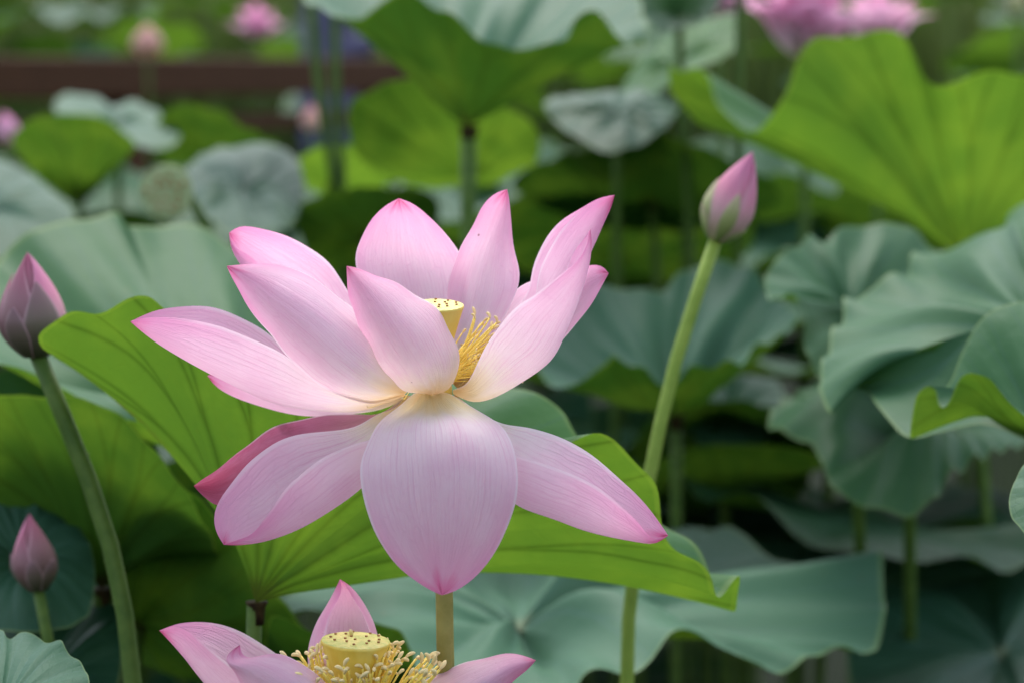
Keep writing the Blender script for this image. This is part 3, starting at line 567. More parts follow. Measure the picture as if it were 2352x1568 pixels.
# ---------------------------------------------------------------- leaves built to their outline
def leaf(label, C, rim, yel=.2, blue=.5, brown=0.0, bulge=0.0, off=0.0, seed=0, stem_foot=None, nseg=168, nring=26, stem_mat=None, sm=34, pw=2.4, group=None, stem_r=.0045, mark=None, lip=1.0, fold=1.0, frill=.008):
    C3 = P(C[0], C[1], C[2] + off); rim3 = spline([P(x, y, d + off) for x, y, d in rim], nseg, True, 2)
    n = np.zeros(3); q = rim3 - C3
    for i in range(nseg): n += np.cross(q[i], q[(i + 1) % nseg])
    if n[2] < 0: rim3 = rim3[::-1].copy(); n = -n
    n /= np.linalg.norm(n)
    S = rim3.copy()
    for _ in range(sm): S = (np.roll(S, 1, 0) + 2 * S + np.roll(S, -1, 0)) / 4
    S = C3 + (S - C3) * lip
    rs = np.random.RandomState(seed); th = np.linspace(0, 2 * np.pi, nseg, endpoint=False)
    Rm = float(np.mean(np.linalg.norm(rim3 - C3, axis=1)))
    rr = np.linspace(0, 1, nring) ** .9; V = []
    wav = [(rs.randint(3, 9), rs.rand() * 6.28, rs.uniform(.3, 1)) for _ in range(5)]
    pam = .45 + .55 * np.sin(rs.randint(2, 5) * th + rs.rand() * 6) * np.sin(rs.randint(3, 7) * th + rs.rand() * 6); pph = sum(rs.uniform(.3, 1) * np.sin(k_ * th + rs.rand() * 6.28) for k_ in (2, 3, 5))
    fr = [(rs.randint(9, 26), rs.rand() * 6.28, rs.uniform(.3, 1)) for _ in range(5)]
    for r in rr:
        p = C3 + r * (S - C3) + r ** pw * (rim3 - S) + n * (bulge * .01 * 4 * r * (1 - r)) - n * (.002 * math.exp(-(r / .04) ** 2))
        und = sum(a * np.sin(k * th + ph + 1.2 * math.sin(3 * r + ph)) for k, ph, a in wav) * Rm * .022 * fold * math.sin(math.pi * r ** .8) 
        ple = pam * np.sin(21 * th + 1.5708 + pph) * Rm * .0065 * fold * math.sin(math.pi * min(1, r * 1.05)) ** .7
        fri = sum(a * np.sin(k * th + ph) for k, ph, a in fr) * Rm * frill * r ** 5
        V.append(p + n * (und + ple + fri)[:, None])
    V = np.vstack(V); f, uv = grid_faces(nring, nseg, True); f = [q_[::-1] for q_ in f]; uv = [q_[::-1] for q_ in uv]     # the top faces up
    uv = [[(a, float(rr[int(round(b * (nring - 1)))])) for a, b in q_] for q_ in uv]
    ft = np.array(stem_foot if stem_foot is not None else [C3[0] + rs.uniform(0, .05) * (1 if C3[0] > 0 else -1), C3[1] + rs.uniform(-.02, .06), -.05])
    L = thing('lotus_leaf', label, 'leaf', ft, group)
    b = mesh('blade', V, f, LEAF, L, uv); b.color = (yel, blue, brown, 1 if not mark else (int(np.argmin(np.linalg.norm(rim3 - P(*mark), axis=1))) + .5) / nseg)
    cd = stem_curve(C3 - n * .003, ft, (0, 0, 0))[-2] - C3; cd /= np.linalg.norm(cd)
    v, f, uv = tube_data([C3 + cd * .012, C3 + cd * .008, C3 + cd * .004, C3 + cd * .0015], [stem_r * 1.02, stem_r * 1.05, stem_r * 1.15, stem_r * 1.5], 12); mesh('collar', v, f, COLLAR, L, uv)
    add_stem(L, stem_curve(C3 - n * .003, ft, (rs.uniform(-.03, .03), rs.uniform(-.02, .02), 0)), stem_r * 1.1, stem_r, stem_mat or STEM, 0, 1)
    return L
leaf('yellow-green lotus leaf folded up behind the big blossom, brown mark on its underside', (590,1374,1.13),
 [(92,757,1.13),(120,743,1.125),(160,718,1.12),(195,722,1.115),(225,727,1.11),(260,710,1.105),(300,686,1.10),(335,680,1.10),(370,690,1.09),(400,708,1.09),(500,770,1.085),(650,850,1.08),(800,890,1.08),(1000,940,1.08),(1200,1005,1.085),(1300,1020,1.09),(1335,1008,1.09),(1370,999,1.09),(1420,1018,1.09),(1475,1068,1.095),(1503,1115,1.10),(1513,1170,1.105),(1524,1217,1.11),(1560,1257,1.115),(1610,1293,1.12),(1634,1325,1.12),(1641,1360,1.125),(1652,1374,1.13),(1672,1352,1.14),(1697,1325,1.15),(1696,1360,1.165),(1687,1406,1.18),(1665,1370,1.19),(1600,1275,1.21),(1530,1200,1.22),(1440,1100,1.235),(1315,1005,1.24),(1290,940,1.25),(1240,895,1.25),(1150,885,1.25),(1000,870,1.25),(700,830,1.24),(450,800,1.22),(250,810,1.20),(150,840,1.18),(105,800,1.15)],
 .85, .25, .9, 1.5, 0, 1, P(600, 2600, 1.15) * [1, 1, 0] + [0, 0, -.05], nseg=260, nring=40, sm=60, stem_r=.0036, mark=(140, 848, 1.18))
leaf('broad pale green lotus leaf spread open behind the plump mauve bud', (560,965,1.40),
 [(-90,720,1.490),(-40,640,1.580),(0,592,1.616),(40,553,1.634),(72,527,1.634),(130,514,1.652),(200,500,1.670),(262,489,1.688),(283,503,1.670),(300,520,1.652),(340,522,1.670),(400,514,1.688),(455,518,1.688),(500,540,1.688),(550,590,1.670),(590,650,1.652),(700,780,1.616),(800,880,1.544),(830,960,1.454),(780,1030,1.400),(650,1055,1.370),(500,1040,1.340),(350,985,1.320),(220,930,1.310),(130,890,1.310),(60,850,1.320),(0,828,1.330),(-60,815,1.360)],
 .6, .35, 0, -1.0, 0, 2, fold=1.3)
leaf('upright green leaf crossed by the plump bud\'s long stem', (235,1345,1.34),
 [(-180,1000,1.28),(-60,915,1.28),(0,905,1.27),(60,903,1.27),(110,905,1.26),(165,918,1.26),(250,935,1.26),(330,1000,1.26),(385,1075,1.27),(440,1150,1.28),(500,1260,1.31),(480,1250,1.38),(350,1010,1.43),(200,890,1.45),(60,848,1.45),(-100,880,1.42),(-220,1000,1.36)],
 .45, .3, 0, .8, 0, 3)
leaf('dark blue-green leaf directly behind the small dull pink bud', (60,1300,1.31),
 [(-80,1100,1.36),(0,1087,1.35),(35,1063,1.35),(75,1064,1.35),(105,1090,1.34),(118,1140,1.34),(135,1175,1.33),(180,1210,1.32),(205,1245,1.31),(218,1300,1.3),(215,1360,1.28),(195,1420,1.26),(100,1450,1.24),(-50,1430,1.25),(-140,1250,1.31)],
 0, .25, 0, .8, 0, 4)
leaf('deep green leaf seen from underneath, left of the folded yellow-green leaf\'s stalk', (315,1425,1.45),
 [(250,1240,1.33),(275,1205,1.32),(330,1165,1.31),(410,1122,1.30),(470,1150,1.30),(560,1250,1.31),(650,1380,1.33),(700,1450,1.37),(650,1510,1.42),(560,1545,1.46),(430,1558,1.5),(340,1530,1.5),(280,1450,1.46),(250,1340,1.4)],
 .15, .1, 0, -.8, 0, 5)
leaf('dark leaf tucked between the low blossom\'s seed pod and the green stalk', (810,1580,1.42),
 [(640,1410,1.28),(700,1445,1.28),(760,1460,1.29),(860,1425,1.30),(905,1440,1.30),(940,1480,1.31),(955,1540,1.34),(960,1640,1.42),(850,1700,1.5),(700,1680,1.48),(620,1560,1.38)],
 .05, .1, 0, -.5, 0, 6)
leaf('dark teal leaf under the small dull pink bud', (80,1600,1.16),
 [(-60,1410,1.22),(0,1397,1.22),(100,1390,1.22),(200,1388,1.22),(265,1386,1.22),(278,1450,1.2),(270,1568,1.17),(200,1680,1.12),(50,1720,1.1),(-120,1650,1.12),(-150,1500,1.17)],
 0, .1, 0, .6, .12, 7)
leaf('grey-green leaf with a notched edge, lowest of all below the small bud', (0,1640,.99),
 [(-120,1470,1.05),(-40,1435,1.06),(0,1443,1.06),(17,1466,1.05),(50,1452,1.06),(85,1455,1.06),(107,1482,1.05),(133,1462,1.05),(150,1490,1.04),(185,1520,1.03),(207,1570,1.01),(220,1700,.97),(70,1820,.92),(-150,1760,.92),(-220,1580,.99)],
 .05, .75, 0, .4, 0, 8)
leaf('large bright green leaf standing upright behind the pale pink bud, veins showing dark', (2215,600,1.52),
 [(1538,142,1.56),(1560,172,1.54),(1598,152,1.52),(1628,180,1.5),(1640,225,1.48),(1680,275,1.45),(1738,303,1.42),(1785,250,1.40),(1812,195,1.40),(1835,130,1.40),(1880,92,1.41),(1950,72,1.42),(2030,75,1.43),(2080,95,1.43),(2108,145,1.43),(2135,190,1.42),(2170,196,1.41),(2230,180,1.41),(2290,165,1.42),(2360,160,1.44),(2480,190,1.48),(2620,300,1.52),(2680,450,1.58),(2600,420,1.68),(2400,260,1.75),(2150,220,1.76),(1900,240,1.73),(1720,270,1.66),(1600,280,1.61),(1545,220,1.58)],
 .95, .3, 0, .9, .5, 9, fold=.45, stem_foot=P(2560, 1500, 2.0) * [1, 1, 0] + [0, 0, -.05], nseg=220, sm=46)
leaf('big pale wavy leaf with scalloped lower edge beneath the upright bright green leaf', (2430,780,1.36),
 [(2330,480,1.756),(2300,540,1.684),(2240,560,1.666),(2180,568,1.666),(2110,588,1.648),(2070,632,1.594),(2030,655,1.576),(1965,670,1.576),(1935,720,1.522),(1905,790,1.468),(1882,870,1.396),(1888,915,1.360),(1907,950,1.340),(1925,915,1.360),(1950,893,1.378),(1990,892,1.360),(2010,925,1.340),(2045,970,1.320),(2088,1006,1.300),(2140,990,1.290),(2250,980,1.270),(2400,1010,1.240),(2550,1000,1.220),(2750,900,1.220),(2850,700,1.300),(2750,500,1.522),(2550,420,1.720),(2420,430,1.756)],
 .42, .4, 0, .6, 0, 10, nseg=260, nring=36, sm=60, lip=1.05, pw=5, fold=1.9, frill=.016)
leaf('curled leaf showing its bright underside, overlapping the big pale wavy leaf', (2420,1015,1.22),
 [(2090,1003,1.22),(2099,940,1.215),(2110,900,1.21),(2135,882,1.21),(2150,892,1.21),(2153,920,1.205),(2167,935,1.20),(2188,905,1.2),(2205,872,1.2),(2262,860,1.18),(2300,900,1.16),(2352,955,1.14),(2450,1000,1.12),(2600,1000,1.12),(2720,900,1.18),(2650,750,1.27),(2500,690,1.31),(2352,690,1.29),(2292,708,1.285),(2250,742,1.28),(2212,800,1.27),(2190,860,1.26),(2130,950,1.24)],
 .5, .5, 0, .3, 0, 11, nseg=220, fold=1.8)
leaf('smooth dark green leaf with a pointed fold, at the foot of the upright bright leaf', (1960,740,1.62),
 [(1755,645,1.6),(1790,590,1.63),(1840,560,1.66),(1862,538,1.68),(1885,560,1.67),(1930,525,1.7),(1990,518,1.72),(2060,515,1.73),(2140,560,1.73),(2200,640,1.7),(2150,760,1.6),(2000,840,1.52),(1880,860,1.50),(1845,760,1.52),(1848,700,1.53),(1815,675,1.52),(1780,690,1.55)],
 .3, .2, 0, .4, .05, 12, stem_foot=P(1990, 1500, 2.4) * [1, 1, 0] + [0, 0, -.05], fold=1.6, frill=.014)
leaf('saucer-shaped blue-green leaf with ruffled rim, crossed by the pale pink bud\'s stem', (1553,950,1.53),
 [(1180,850,1.47),(1225,845,1.45),(1262,880,1.43),(1285,893,1.42),(1330,872,1.41),(1385,850,1.41),(1402,840,1.41),(1408,806,1.41),(1425,815,1.41),(1470,840,1.40),(1512,888,1.39),(1560,868,1.40),(1590,832,1.41),(1630,842,1.41),(1680,835,1.43),(1730,805,1.46),(1790,770,1.5),(1840,735,1.55),(1800,690,1.63),(1760,650,1.68),(1715,610,1.71),(1650,600,1.73),(1590,612,1.73),(1545,645,1.71),(1500,675,1.69),(1450,662,1.69),(1390,655,1.69),(1330,680,1.67),(1260,740,1.61),(1200,800,1.55)],
 .08, .9, 0, -.4, .28, 13, nseg=240, nring=32, sm=40, pw=3.5, fold=1.6, frill=.014)
leaf('small plain green leaf hanging below the saucer-shaped ruffled leaf', (1670,960,1.75),
 [(1570,930,1.75),(1620,880,1.82),(1700,860,1.85),(1780,870,1.84),(1785,960,1.74),(1740,1035,1.68),(1690,1062,1.65),(1640,1050,1.66),(1590,1000,1.7)], .1, .25, 0, .6, .4, 14)
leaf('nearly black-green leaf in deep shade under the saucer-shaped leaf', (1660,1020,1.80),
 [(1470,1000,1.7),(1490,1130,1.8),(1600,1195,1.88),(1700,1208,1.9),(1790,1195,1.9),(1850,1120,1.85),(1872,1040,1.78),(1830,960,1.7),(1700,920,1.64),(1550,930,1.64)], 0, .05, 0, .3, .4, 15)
leaf('drooping mid-green leaf hanging under the scalloped pale leaf', (2090,1000,1.58),
 [(1765,965,1.57),(1840,900,1.66),(1950,880,1.75),(2100,900,1.78),(2300,950,1.75),(2370,1010,1.65),(2290,1035,1.55),(2240,1055,1.51),(2175,1098,1.47),(2150,1145,1.45),(2120,1170,1.44),(2060,1183,1.43),(2000,1165,1.44),(1955,1150,1.45),(1915,1125,1.46),(1895,1080,1.48),(1870,1030,1.51),(1840,1005,1.53),(1800,1000,1.54)], .4, .3, 0, 1.8, .12, 16, stem_foot=P(2120, 1500, 2.5) * [1, 1, 0] + [0, 0, -.05], fold=1.8, frill=.014)
leaf('smooth leaf edge curving in beside the drooping mid-green leaf', (2500,1120,1.05),
 [(2375,1040,1.09),(2335,1095,1.07),(2317,1150,1.055),(2325,1190,1.045),(2352,1222,1.035),(2420,1260,1.0),(2550,1280,.98),(2680,1200,1.0),(2700,1080,1.08),(2580,1000,1.12),(2450,1000,1.12)], .3, .35, 0, .2, 0, 17)
leaf('dim teal leaf in the shade beyond the long pale leaf', (2300,1500,1.62),
 [(2030,1330,1.75),(2100,1330,1.8),(2200,1310,1.83),(2300,1260,1.86),(2450,1270,1.86),(2600,1400,1.76),(2550,1600,1.56),(2300,1750,1.42),(2050,1700,1.46),(1950,1550,1.56),(1960,1420,1.66)], 0, .15, 0, .6, .2, 18)  # the low tint paints in part of this leaf's shade
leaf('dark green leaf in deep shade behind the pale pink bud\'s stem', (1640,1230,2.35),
 [(1440,1130,2.3),(1520,1080,2.4),(1650,1070,2.45),(1800,1090,2.45),(1930,1150,2.4),(1960,1260,2.3),(1880,1370,2.2),(1720,1400,2.15),(1560,1370,2.15),(1450,1260,2.22)], 0, 0, 0, .6, 0, 40)  # added to fill the dark gap; its shade is in the tint
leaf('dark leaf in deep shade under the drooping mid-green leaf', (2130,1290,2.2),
 [(1900,1180,2.2),(2000,1120,2.3),(2150,1110,2.35),(2320,1130,2.35),(2450,1200,2.3),(2420,1340,2.15),(2250,1400,2.05),(2080,1390,2.05),(1930,1310,2.1)], 0, 0, 0, .6, 0, 41)  # also added for the dark gap, tinted darkest to stand for shade
leaf('long pale grey-green leaf with frilled edge, lying below the folded yellow-green leaf', (1190,1440,1.38),
 [(1540,1215,1.692),(1600,1212,1.710),(1640,1228,1.692),(1670,1215,1.710),(1710,1225,1.710),(1760,1258,1.692),(1820,1298,1.657),(1890,1315,1.605),(1950,1300,1.570),(2012,1272,1.552),(2030,1330,1.500),(2036,1400,1.465),(2025,1460,1.430),(2000,1500,1.390),(1970,1503,1.380),(1950,1475,1.380),(1930,1468,1.380),(1890,1490,1.370),(1850,1515,1.350),(1825,1550,1.340),(1805,1562,1.340),(1775,1545,1.330),(1740,1510,1.330),(1690,1492,1.320),(1640,1483,1.310),(1590,1455,1.300),(1545,1450,1.290),(1520,1480,1.280),(1490,1520,1.270),(1440,1545,1.260),(1400,1522,1.260),(1360,1520,1.255),(1335,1550,1.250),(1320,1600,1.240),(1200,1660,1.210),(1050,1640,1.200),(960,1560,1.220),(900,1470,1.260),(820,1420,1.300),(650,1410,1.340),(640,1370,1.430),(850,1320,1.570),(1000,1290,1.692),(1200,1260,1.745),(1400,1240,1.728)],
 .08, 1.0, 0, .7, .1, 19, nseg=300, nring=38, sm=26, lip=1.0, pw=3.2, fold=2.0, frill=.012)
leaf('green funnel-shaped leaf held high on its stalk, blue-grey inside', (1077,285,1.92),
 [(690,-20,1.97),(735,25,1.92),(780,38,1.89),(825,48,1.88),(850,20,1.87),(890,0,1.86),(945,-8,1.85),(990,2,1.84),(1030,35,1.82),(1075,78,1.82),(1110,95,1.82),(1140,88,1.82),(1180,115,1.81),(1220,118,1.81),(1255,105,1.82),(1300,95,1.82),(1312,60,1.83),(1325,32,1.84),(1350,25,1.84),(1385,42,1.86),(1415,80,1.88),(1450,100,1.92),(1485,95,1.96),(1480,40,2.02),(1440,-40,2.12),(1300,-110,2.22),(1100,-140,2.24),(900,-120,2.2),(750,-80,2.1)],
 .2, .75, 0, .5, 0, 20, stem_foot=P(1060, 3000, 1.93) * [1, 1, 0] + [0, 0, -.05], nseg=220, sm=40, stem_r=.0062)
leaf('glowing lime green leaf right behind the funnel-shaped leaf\'s stalk', (1080,400,2.5),
 [(805,320,2.3),(800,270,2.28),(810,222,2.28),(850,212,2.28),(900,185,2.3),(1000,190,2.3),(1120,230,2.3),(1220,280,2.3),(1240,350,2.35),(1180,400,2.5),(1100,425,2.65),(950,425,2.6),(850,385,2.45)], .88, .2, 0, -.5, 0, 21)
leaf('pale crinkled leaf rolled up lengthwise beside the pink blossoms', (1560,150,2.52),
 [(1420,240,2.5),(1435,190,2.55),(1470,140,2.58),(1530,85,2.62),(1590,48,2.64),(1640,42,2.64),(1697,32,2.6),(1692,110,2.5),(1640,142,2.45),(1560,175,2.42),(1500,225,2.42),(1450,255,2.44)], .9, 0, 0, .6, 0, 22)
leaf('grey-blue leaf lying flat between the funnel-shaped leaf and the upright bright one', (1420,265,2.3),
 [(1250,240,2.35),(1300,222,2.45),(1400,212,2.5),(1500,203,2.5),(1550,230,2.45),(1530,290,2.3),(1450,340,2.2),(1400,352,2.18),(1340,325,2.2),(1280,285,2.28)], .1, .15, 0, .5, 0, 23)
leaf('very dark leaf with one pale tip, behind the left lobe of the upright bright leaf', (1500,470,2.12),
 [(1452,305,1.9),(1520,312,1.9),(1600,332,1.88),(1700,380,1.87),(1790,430,1.9),(1720,500,2.1),(1500,530,2.25),(1300,490,2.2),(1175,430,2.1),(1250,370,2.0),(1380,335,1.92)], 0, .1, 0, -.3, .4, 24)  # yellow and bloom kept low to paint in the shade over it
leaf('shadowy leaf hanging behind the tips of the big blossom\'s right petals', (1420,600,2.75),
 [(1130,520,2.6),(1180,450,2.55),(1300,425,2.52),(1450,430,2.5),(1600,440,2.52),(1720,500,2.6),(1700,600,2.75),(1560,660,2.9),(1380,670,2.95),(1200,620,2.8)], 0, 0, 0, 0, 0, 44)  # added to cover bare stems, tinted dark for the shade there
leaf('short green leaf tucked behind the funnel-shaped leaf\'s rim', (1560,40,2.3),
 [(1470,-40,2.2),(1482,40,2.15),(1512,72,2.15),(1600,55,2.15),(1645,20,2.2),(1640,-60,2.3),(1540,-90,2.35)], .35, .2, 0, 0, 0, 25)
leaf('blurred green leaf with pointed foot, under the railing\'s left stretch', (185,455,2.85),
 [(35,300,2.6),(90,270,2.55),(150,262,2.5),(220,265,2.5),(290,310,2.5),(312,335,2.55),(260,385,2.7),(215,440,2.85),(172,468,2.9),(110,425,2.85),(50,365,2.75)], .5, .2, 0, -.3, 0, 26)
leaf('blurred pale mint leaf with wavy rim, beneath the railing', (270,280,2.95),
 [(125,240,3.0),(170,215,3.15),(220,225,3.15),(250,247,3.1),(300,233,3.15),(350,250,3.1),(402,290,2.95),(410,322,2.8),(370,342,2.75),(300,332,2.75),(220,290,2.8),(150,270,2.85)], .2, .4, 0, .3, 0, 27)
leaf('blurred deep green leaf beneath the railing, beside the pale mint one', (480,372,3.15),
 [(370,265,2.9),(430,238,2.85),(500,255,2.85),(560,290,2.85),(630,325,2.9),(570,358,3.1),(480,382,3.25),(380,375,3.15)], .25, .2, 0, -.3, 0, 28)
leaf('blurred slate-blue leaf behind the nodding green seed pod', (560,440,2.2),
 [(420,400,2.3),(480,350,2.45),(560,330,2.5),(640,340,2.5),(695,400,2.35),(692,470,2.2),(650,525,2.05),(560,535,2.0),(480,505,2.05),(440,450,2.15)], .08, .12, 0, .6, 0, 29)
leaf('blurred slate-blue leaf above the broad pale green one', (-20,480,2.05),
 [(-120,400,2.2),(-20,365,2.25),(60,395,2.2),(120,440,2.1),(168,490,2.0),(150,530,1.97),(60,580,1.93),(-60,600,1.91),(-160,520,1.97)], .08, .2, 0, .6, 0, 30)
leaf('blurred lime leaf at the foot of the two tall stalks', (760,420,2.7),
 [(690,400,2.6),(700,350,2.55),(760,335,2.55),(850,340,2.6),(900,390,2.65),(880,430,2.75),(800,450,2.85),(720,440,2.75)], .95, .3, 0, 0, 0, 31)
leaf('dark green leaf hanging behind the two tall stalks', (840,540,2.3),
 [(690,470,2.2),(760,440,2.2),(860,430,2.25),(980,440,2.3),(1010,500,2.4),(980,580,2.5),(860,640,2.55),(740,610,2.45),(690,540,2.3)], .3, .15, 0, 0, 0, 32)

# ---------------------------------------------------------------- background plants
def generic_leaf_mesh(seed, nseg=72, nring=11):
    rs = np.random.RandomState(seed); th = np.linspace(0, 2 * np.pi, nseg, endpoint=False); rr = np.linspace(0, 1, nring)
    wav = [(k, rs.rand() * 6.28, rs.uniform(.25, 1) / (k ** .35)) for k in (2, 3, 5, 7, 9, 12)]
    lift = rs.uniform(-.05, .30); V = []
    for r in rr:
        z = lift * r ** 1.5 + sum(a * np.sin(k * th + p) for k, p, a in wav) * .085 * r ** 2.3 - .03 * math.exp(-(r / .08) ** 2)
        q = r * (1 + .05 * np.sin(2 * th + rs.rand() * 0 + seed))
        V.append(np.stack([q * np.cos(th), q * np.sin(th), z], 1))
    f, uv = grid_faces(nring, nseg, True); f = [q[::-1] for q in f]; uv = [q[::-1] for q in uv]
    me = bpy.data.meshes.new('blade'); me.from_pydata([tuple(x) for x in np.vstack(V)], [], f)
    l = me.uv_layers.new(name='uv'); l.data.foreach_set('uv', np.array([c for q in uv for c in q], np.float32).ravel())
    me.polygons.foreach_set('use_smooth', [True] * len(f)); me.materials.append(LEAF); me.update(); return me
GEN = [generic_leaf_mesh(100 + i) for i in range(8)]
def unit_stem(seed):
    rs = np.random.RandomState(seed); b = rs.uniform(-.06, .06, 2); t = np.linspace(0, 1, 8)
    v, f, uv = tube_data(np.stack([b[0] * np.sin(np.pi * t), b[1] * np.sin(np.pi * t), t], 1), .0055, 7)
    me = bpy.data.meshes.new('stem'); me.from_pydata([tuple(x) for x in v], [], f); me.polygons.foreach_set('use_smooth', [True] * len(f)); me.materials.append(STEM); me.update(); return me
USTEM = [unit_stem(i) for i in range(3)]
rg = random.Random(21)
def filler(x, y, z, rad, tilt, az, yel, blue, label, group):
    L = thing('lotus_leaf', label, 'leaf', (x, y, -.05), group)
    b = bpy.data.objects.new('blade', rg.choice(GEN)); COL.objects.link(b); b.parent = L; b.color = (yel, blue, 0, 1)
    b.location = (0, 0, z + .05); b.scale = (rad, rad, rad)
    b.rotation_euler = (Matrix.Rotation(az, 3, 'Z') @ Matrix.Rotation(tilt, 3, 'X') @ Matrix.Rotation(rg.uniform(0, 6.28), 3, 'Z')).to_euler()
    s = bpy.data.objects.new('stem', rg.choice(USTEM)); COL.objects.link(s); s.parent = L; s.scale = (1, 1, z + .05); s.rotation_euler = (0, 0, 0)
def band(n, d0, d1, z0, z1, label, group, r=(.13, .22), wide=1.35, tilt=(-25, 40), yel=(0, .9), blue=(0, .45), side=False):
    for _ in range(n):
        d = math.sqrt(rg.uniform(d0 * d0, d1 * d1)); x = (rg.uniform(-1, 1) * wide if not side else rg.choice((-1, 1)) * rg.uniform(1.2, wide)) * d * .2118; z = rg.uniform(z0, z1)
        filler(x, d, z, rg.uniform(*r), R(rg.uniform(*tilt)), rg.uniform(-1.2, 1.2) + (math.pi if rg.random() < .3 else 0), *(lambda y_, b_: (y_, b_, label.replace('lotus leaf', ('yellowish' if y_ > .3 else 'pale blue-green' if b_ > .25 else 'deep green') + ' lotus leaf')))(rg.uniform(*yel), rg.uniform(*blue)), group)
lo = ('dim lotus leaf in the shaded layer low among the stalks', 'low shaded leaves among the stalks')
mi = ('out-of-focus lotus leaf in the bank between the near leaves and the railing', 'leaves between the near plants and the railing')
fa = ('far blurred lotus leaf beyond the walkway', 'leaves beyond the walkway')
band(40, 1.6, 2.7, .45, .75, *lo, (.13, .20), 1.18, (-12, 22), yel=(0, .3), blue=(0, .15))  # fill leaves, tinted dark to paint the gloom low down
band(44, 1.95, 2.7, .94, 1.06, *lo, (.14, .20), 1.18, (-12, 12), yel=(0, .25), blue=(0, .25))  # added layer, mostly hidden, placed to shade the leaves beneath
band(52, 2.7, 4.0, 1.00, 1.18, *mi, (.15, .24), 1.18, (-15, 25), yel=(0, .35))
band(50, 3.8, 5.0, 1.05, 1.20, *mi, (.15, .22), 1.18, (-15, 25), yel=(0, .4))
band(80, 9.2, 13.5, 1.10, 1.66, *fa, (.17, .28), 1.25, (-35, 45), yel=(0, .7))
band(60, 12.5, 20, 1.35, 2.0, *fa, (.18, .32), 1.2, (-35, 45), yel=(0, .7))
# the bed goes on to either side of the view
rt = random.Random(5)                     # thin out the two layers that are hardly seen
for o in [o for o in list(COL.objects) if o.type == 'EMPTY']:
    if (o.get('group') == lo[1] and rt.random() < .36) or (o.get('group') == fa[1] and rt.random() < .52):
        for c in list(o.children): bpy.data.objects.remove(c)
        bpy.data.objects.remove(o)
band(8, 1.3, 2.6, .80, 1.02, *lo, (.14, .20), 2.2, (-12, 12), yel=(0, .3), blue=(0, .3), side=True)
band(20, 2.6, 4.8, 1.02, 1.2, *mi, (.15, .23), 2.1, (-15, 25), yel=(0, .4), side=True)
band(14, 9.2, 15, 1.2, 1.8, *fa, (.18, .30), 1.9, (-35, 45), yel=(0, .7), side=True)
def generic_petal(seed, L=1.0, W=.58, cup=.35, arch=.25, nt=18, nv=9):
    t = np.linspace(0, 1, nt)[:, None]; v = np.linspace(-1, 1, nv)[None, :]
    w = W / 2 * (np.sin(np.pi * np.clip(t * .93 + .04, 0, 1) ** .8) ** .8) * (1 - .2 * t)
    x = v * w; z = L * t - .0 * v; y = cup * (v ** 2) * w - arch * np.sin(np.pi * t * .9) + 0 * v
    g = np.stack([x + 0 * t, y, z + 0 * v], 2).reshape(-1, 3); f, uv = grid_faces(nt, nv); return g, f, uv
def simple_flower(label, c, size, mat, foot=None, n=(5, 7, 8), elev=(78, 58, 30), seed=0, tilt=(0, 0)):
    c = np.array(c); rs = np.random.RandomState(seed); F = thing('lotus_flower', label, 'flower', (c[0], c[1] + .02, -.05))
    for ring, (k, e) in enumerate(zip(n, elev)):
        for i in range(k):
            az = 2 * math.pi * (i + ring * .5 + rs.uniform(-.15, .15)) / k; el = R(e + rs.uniform(-7, 7))
            g, f, uv = generic_petal(seed)
            g = g * size * rs.uniform(.9, 1.05)
            M = np.array(Matrix.Rotation(R(tilt[0]), 3, 'X') @ Matrix.Rotation(R(tilt[1]), 3, 'Y') @ Matrix.Rotation(az, 3, 'Z') @ Matrix.Rotation(-(math.pi / 2 - el), 3, 'X'))
            off = M @ np.array([0, 0, size * .06])
            mesh('petal', g @ M.T + c + off, f, mat, F, uv)
    v, f, uv = lathe([(size * .05, 0), (size * .14, size * .3), (size * .15, size * .32), (1e-5, size * .33)], 14); mesh('seed_pod', v + c, f, POD, F, uv)
    add_stem(F, stem_curve(c + [0, 0, .005], (c[0], c[1] + .02, -.05), (.02, 0, 0)), .0055, .005, STEM, 0, 1); return F
simple_flower('large blurred deep pink lotus blossom behind the upright bright green leaf', P(1845, 130, 2.8), .108, PETAL_DEEP, seed=1, elev=(78, 52, 26))
simple_flower('blurred pale pink lotus blossom peeking over the upright bright green leaf', P(2015, 125, 3.2), .085, PETAL, seed=2, elev=(78, 55, 32))
simple_flower('blurred deep pink lotus blossom above the pale crinkled leaf', P(1655, 45, 3.0), .085, PETAL_DEEP, seed=3)
simple_flower('far pink lotus blossom beyond the walkway', P(590, 88, 9.6), .13, PETAL_DEEP, seed=4, elev=(75, 45, 20))
def far_bud(label, base, tip, rad, core, core2):
    b, t = np.array(base), np.array(tip)
    bud(label, b, t, rad, [np.array([b[0], b[1] + .02, -.05]), b * [1, 1, .6], b * [1, 1, .9]], [(-90, 1.2, .95, .02, core), (30, 1.2, .95, .03, core2), (150, 1.2, .95, .04, core)], STEM, core, 0)
far_bud('far peach-coloured lotus bud standing in front of the railing', P(340, 128, 5.7), P(337, 55, 5.7), .036, PETAL_PEACH, PETAL_PEACH)
far_bud('blurred peach lotus bud beside the left one of the two tall stalks', P(718, 300, 4.4), P(716, 240, 4.4), .019, PETAL_PEACH, PETAL_PEACH)
far_bud('blurred pink lotus bud left of the green leaf with pointed foot', P(22, 330, 3.2), P(8, 255, 3.2), .016, PETAL_DEEP, PETAL_DEEP)
far_bud('blurred yellow lotus bud at the top of the stalk beyond the upright leaf', P(2338, 45, 4.6), P(2338, -30, 4.6), .018, BUD_SEPAL, BUD_SEPAL)
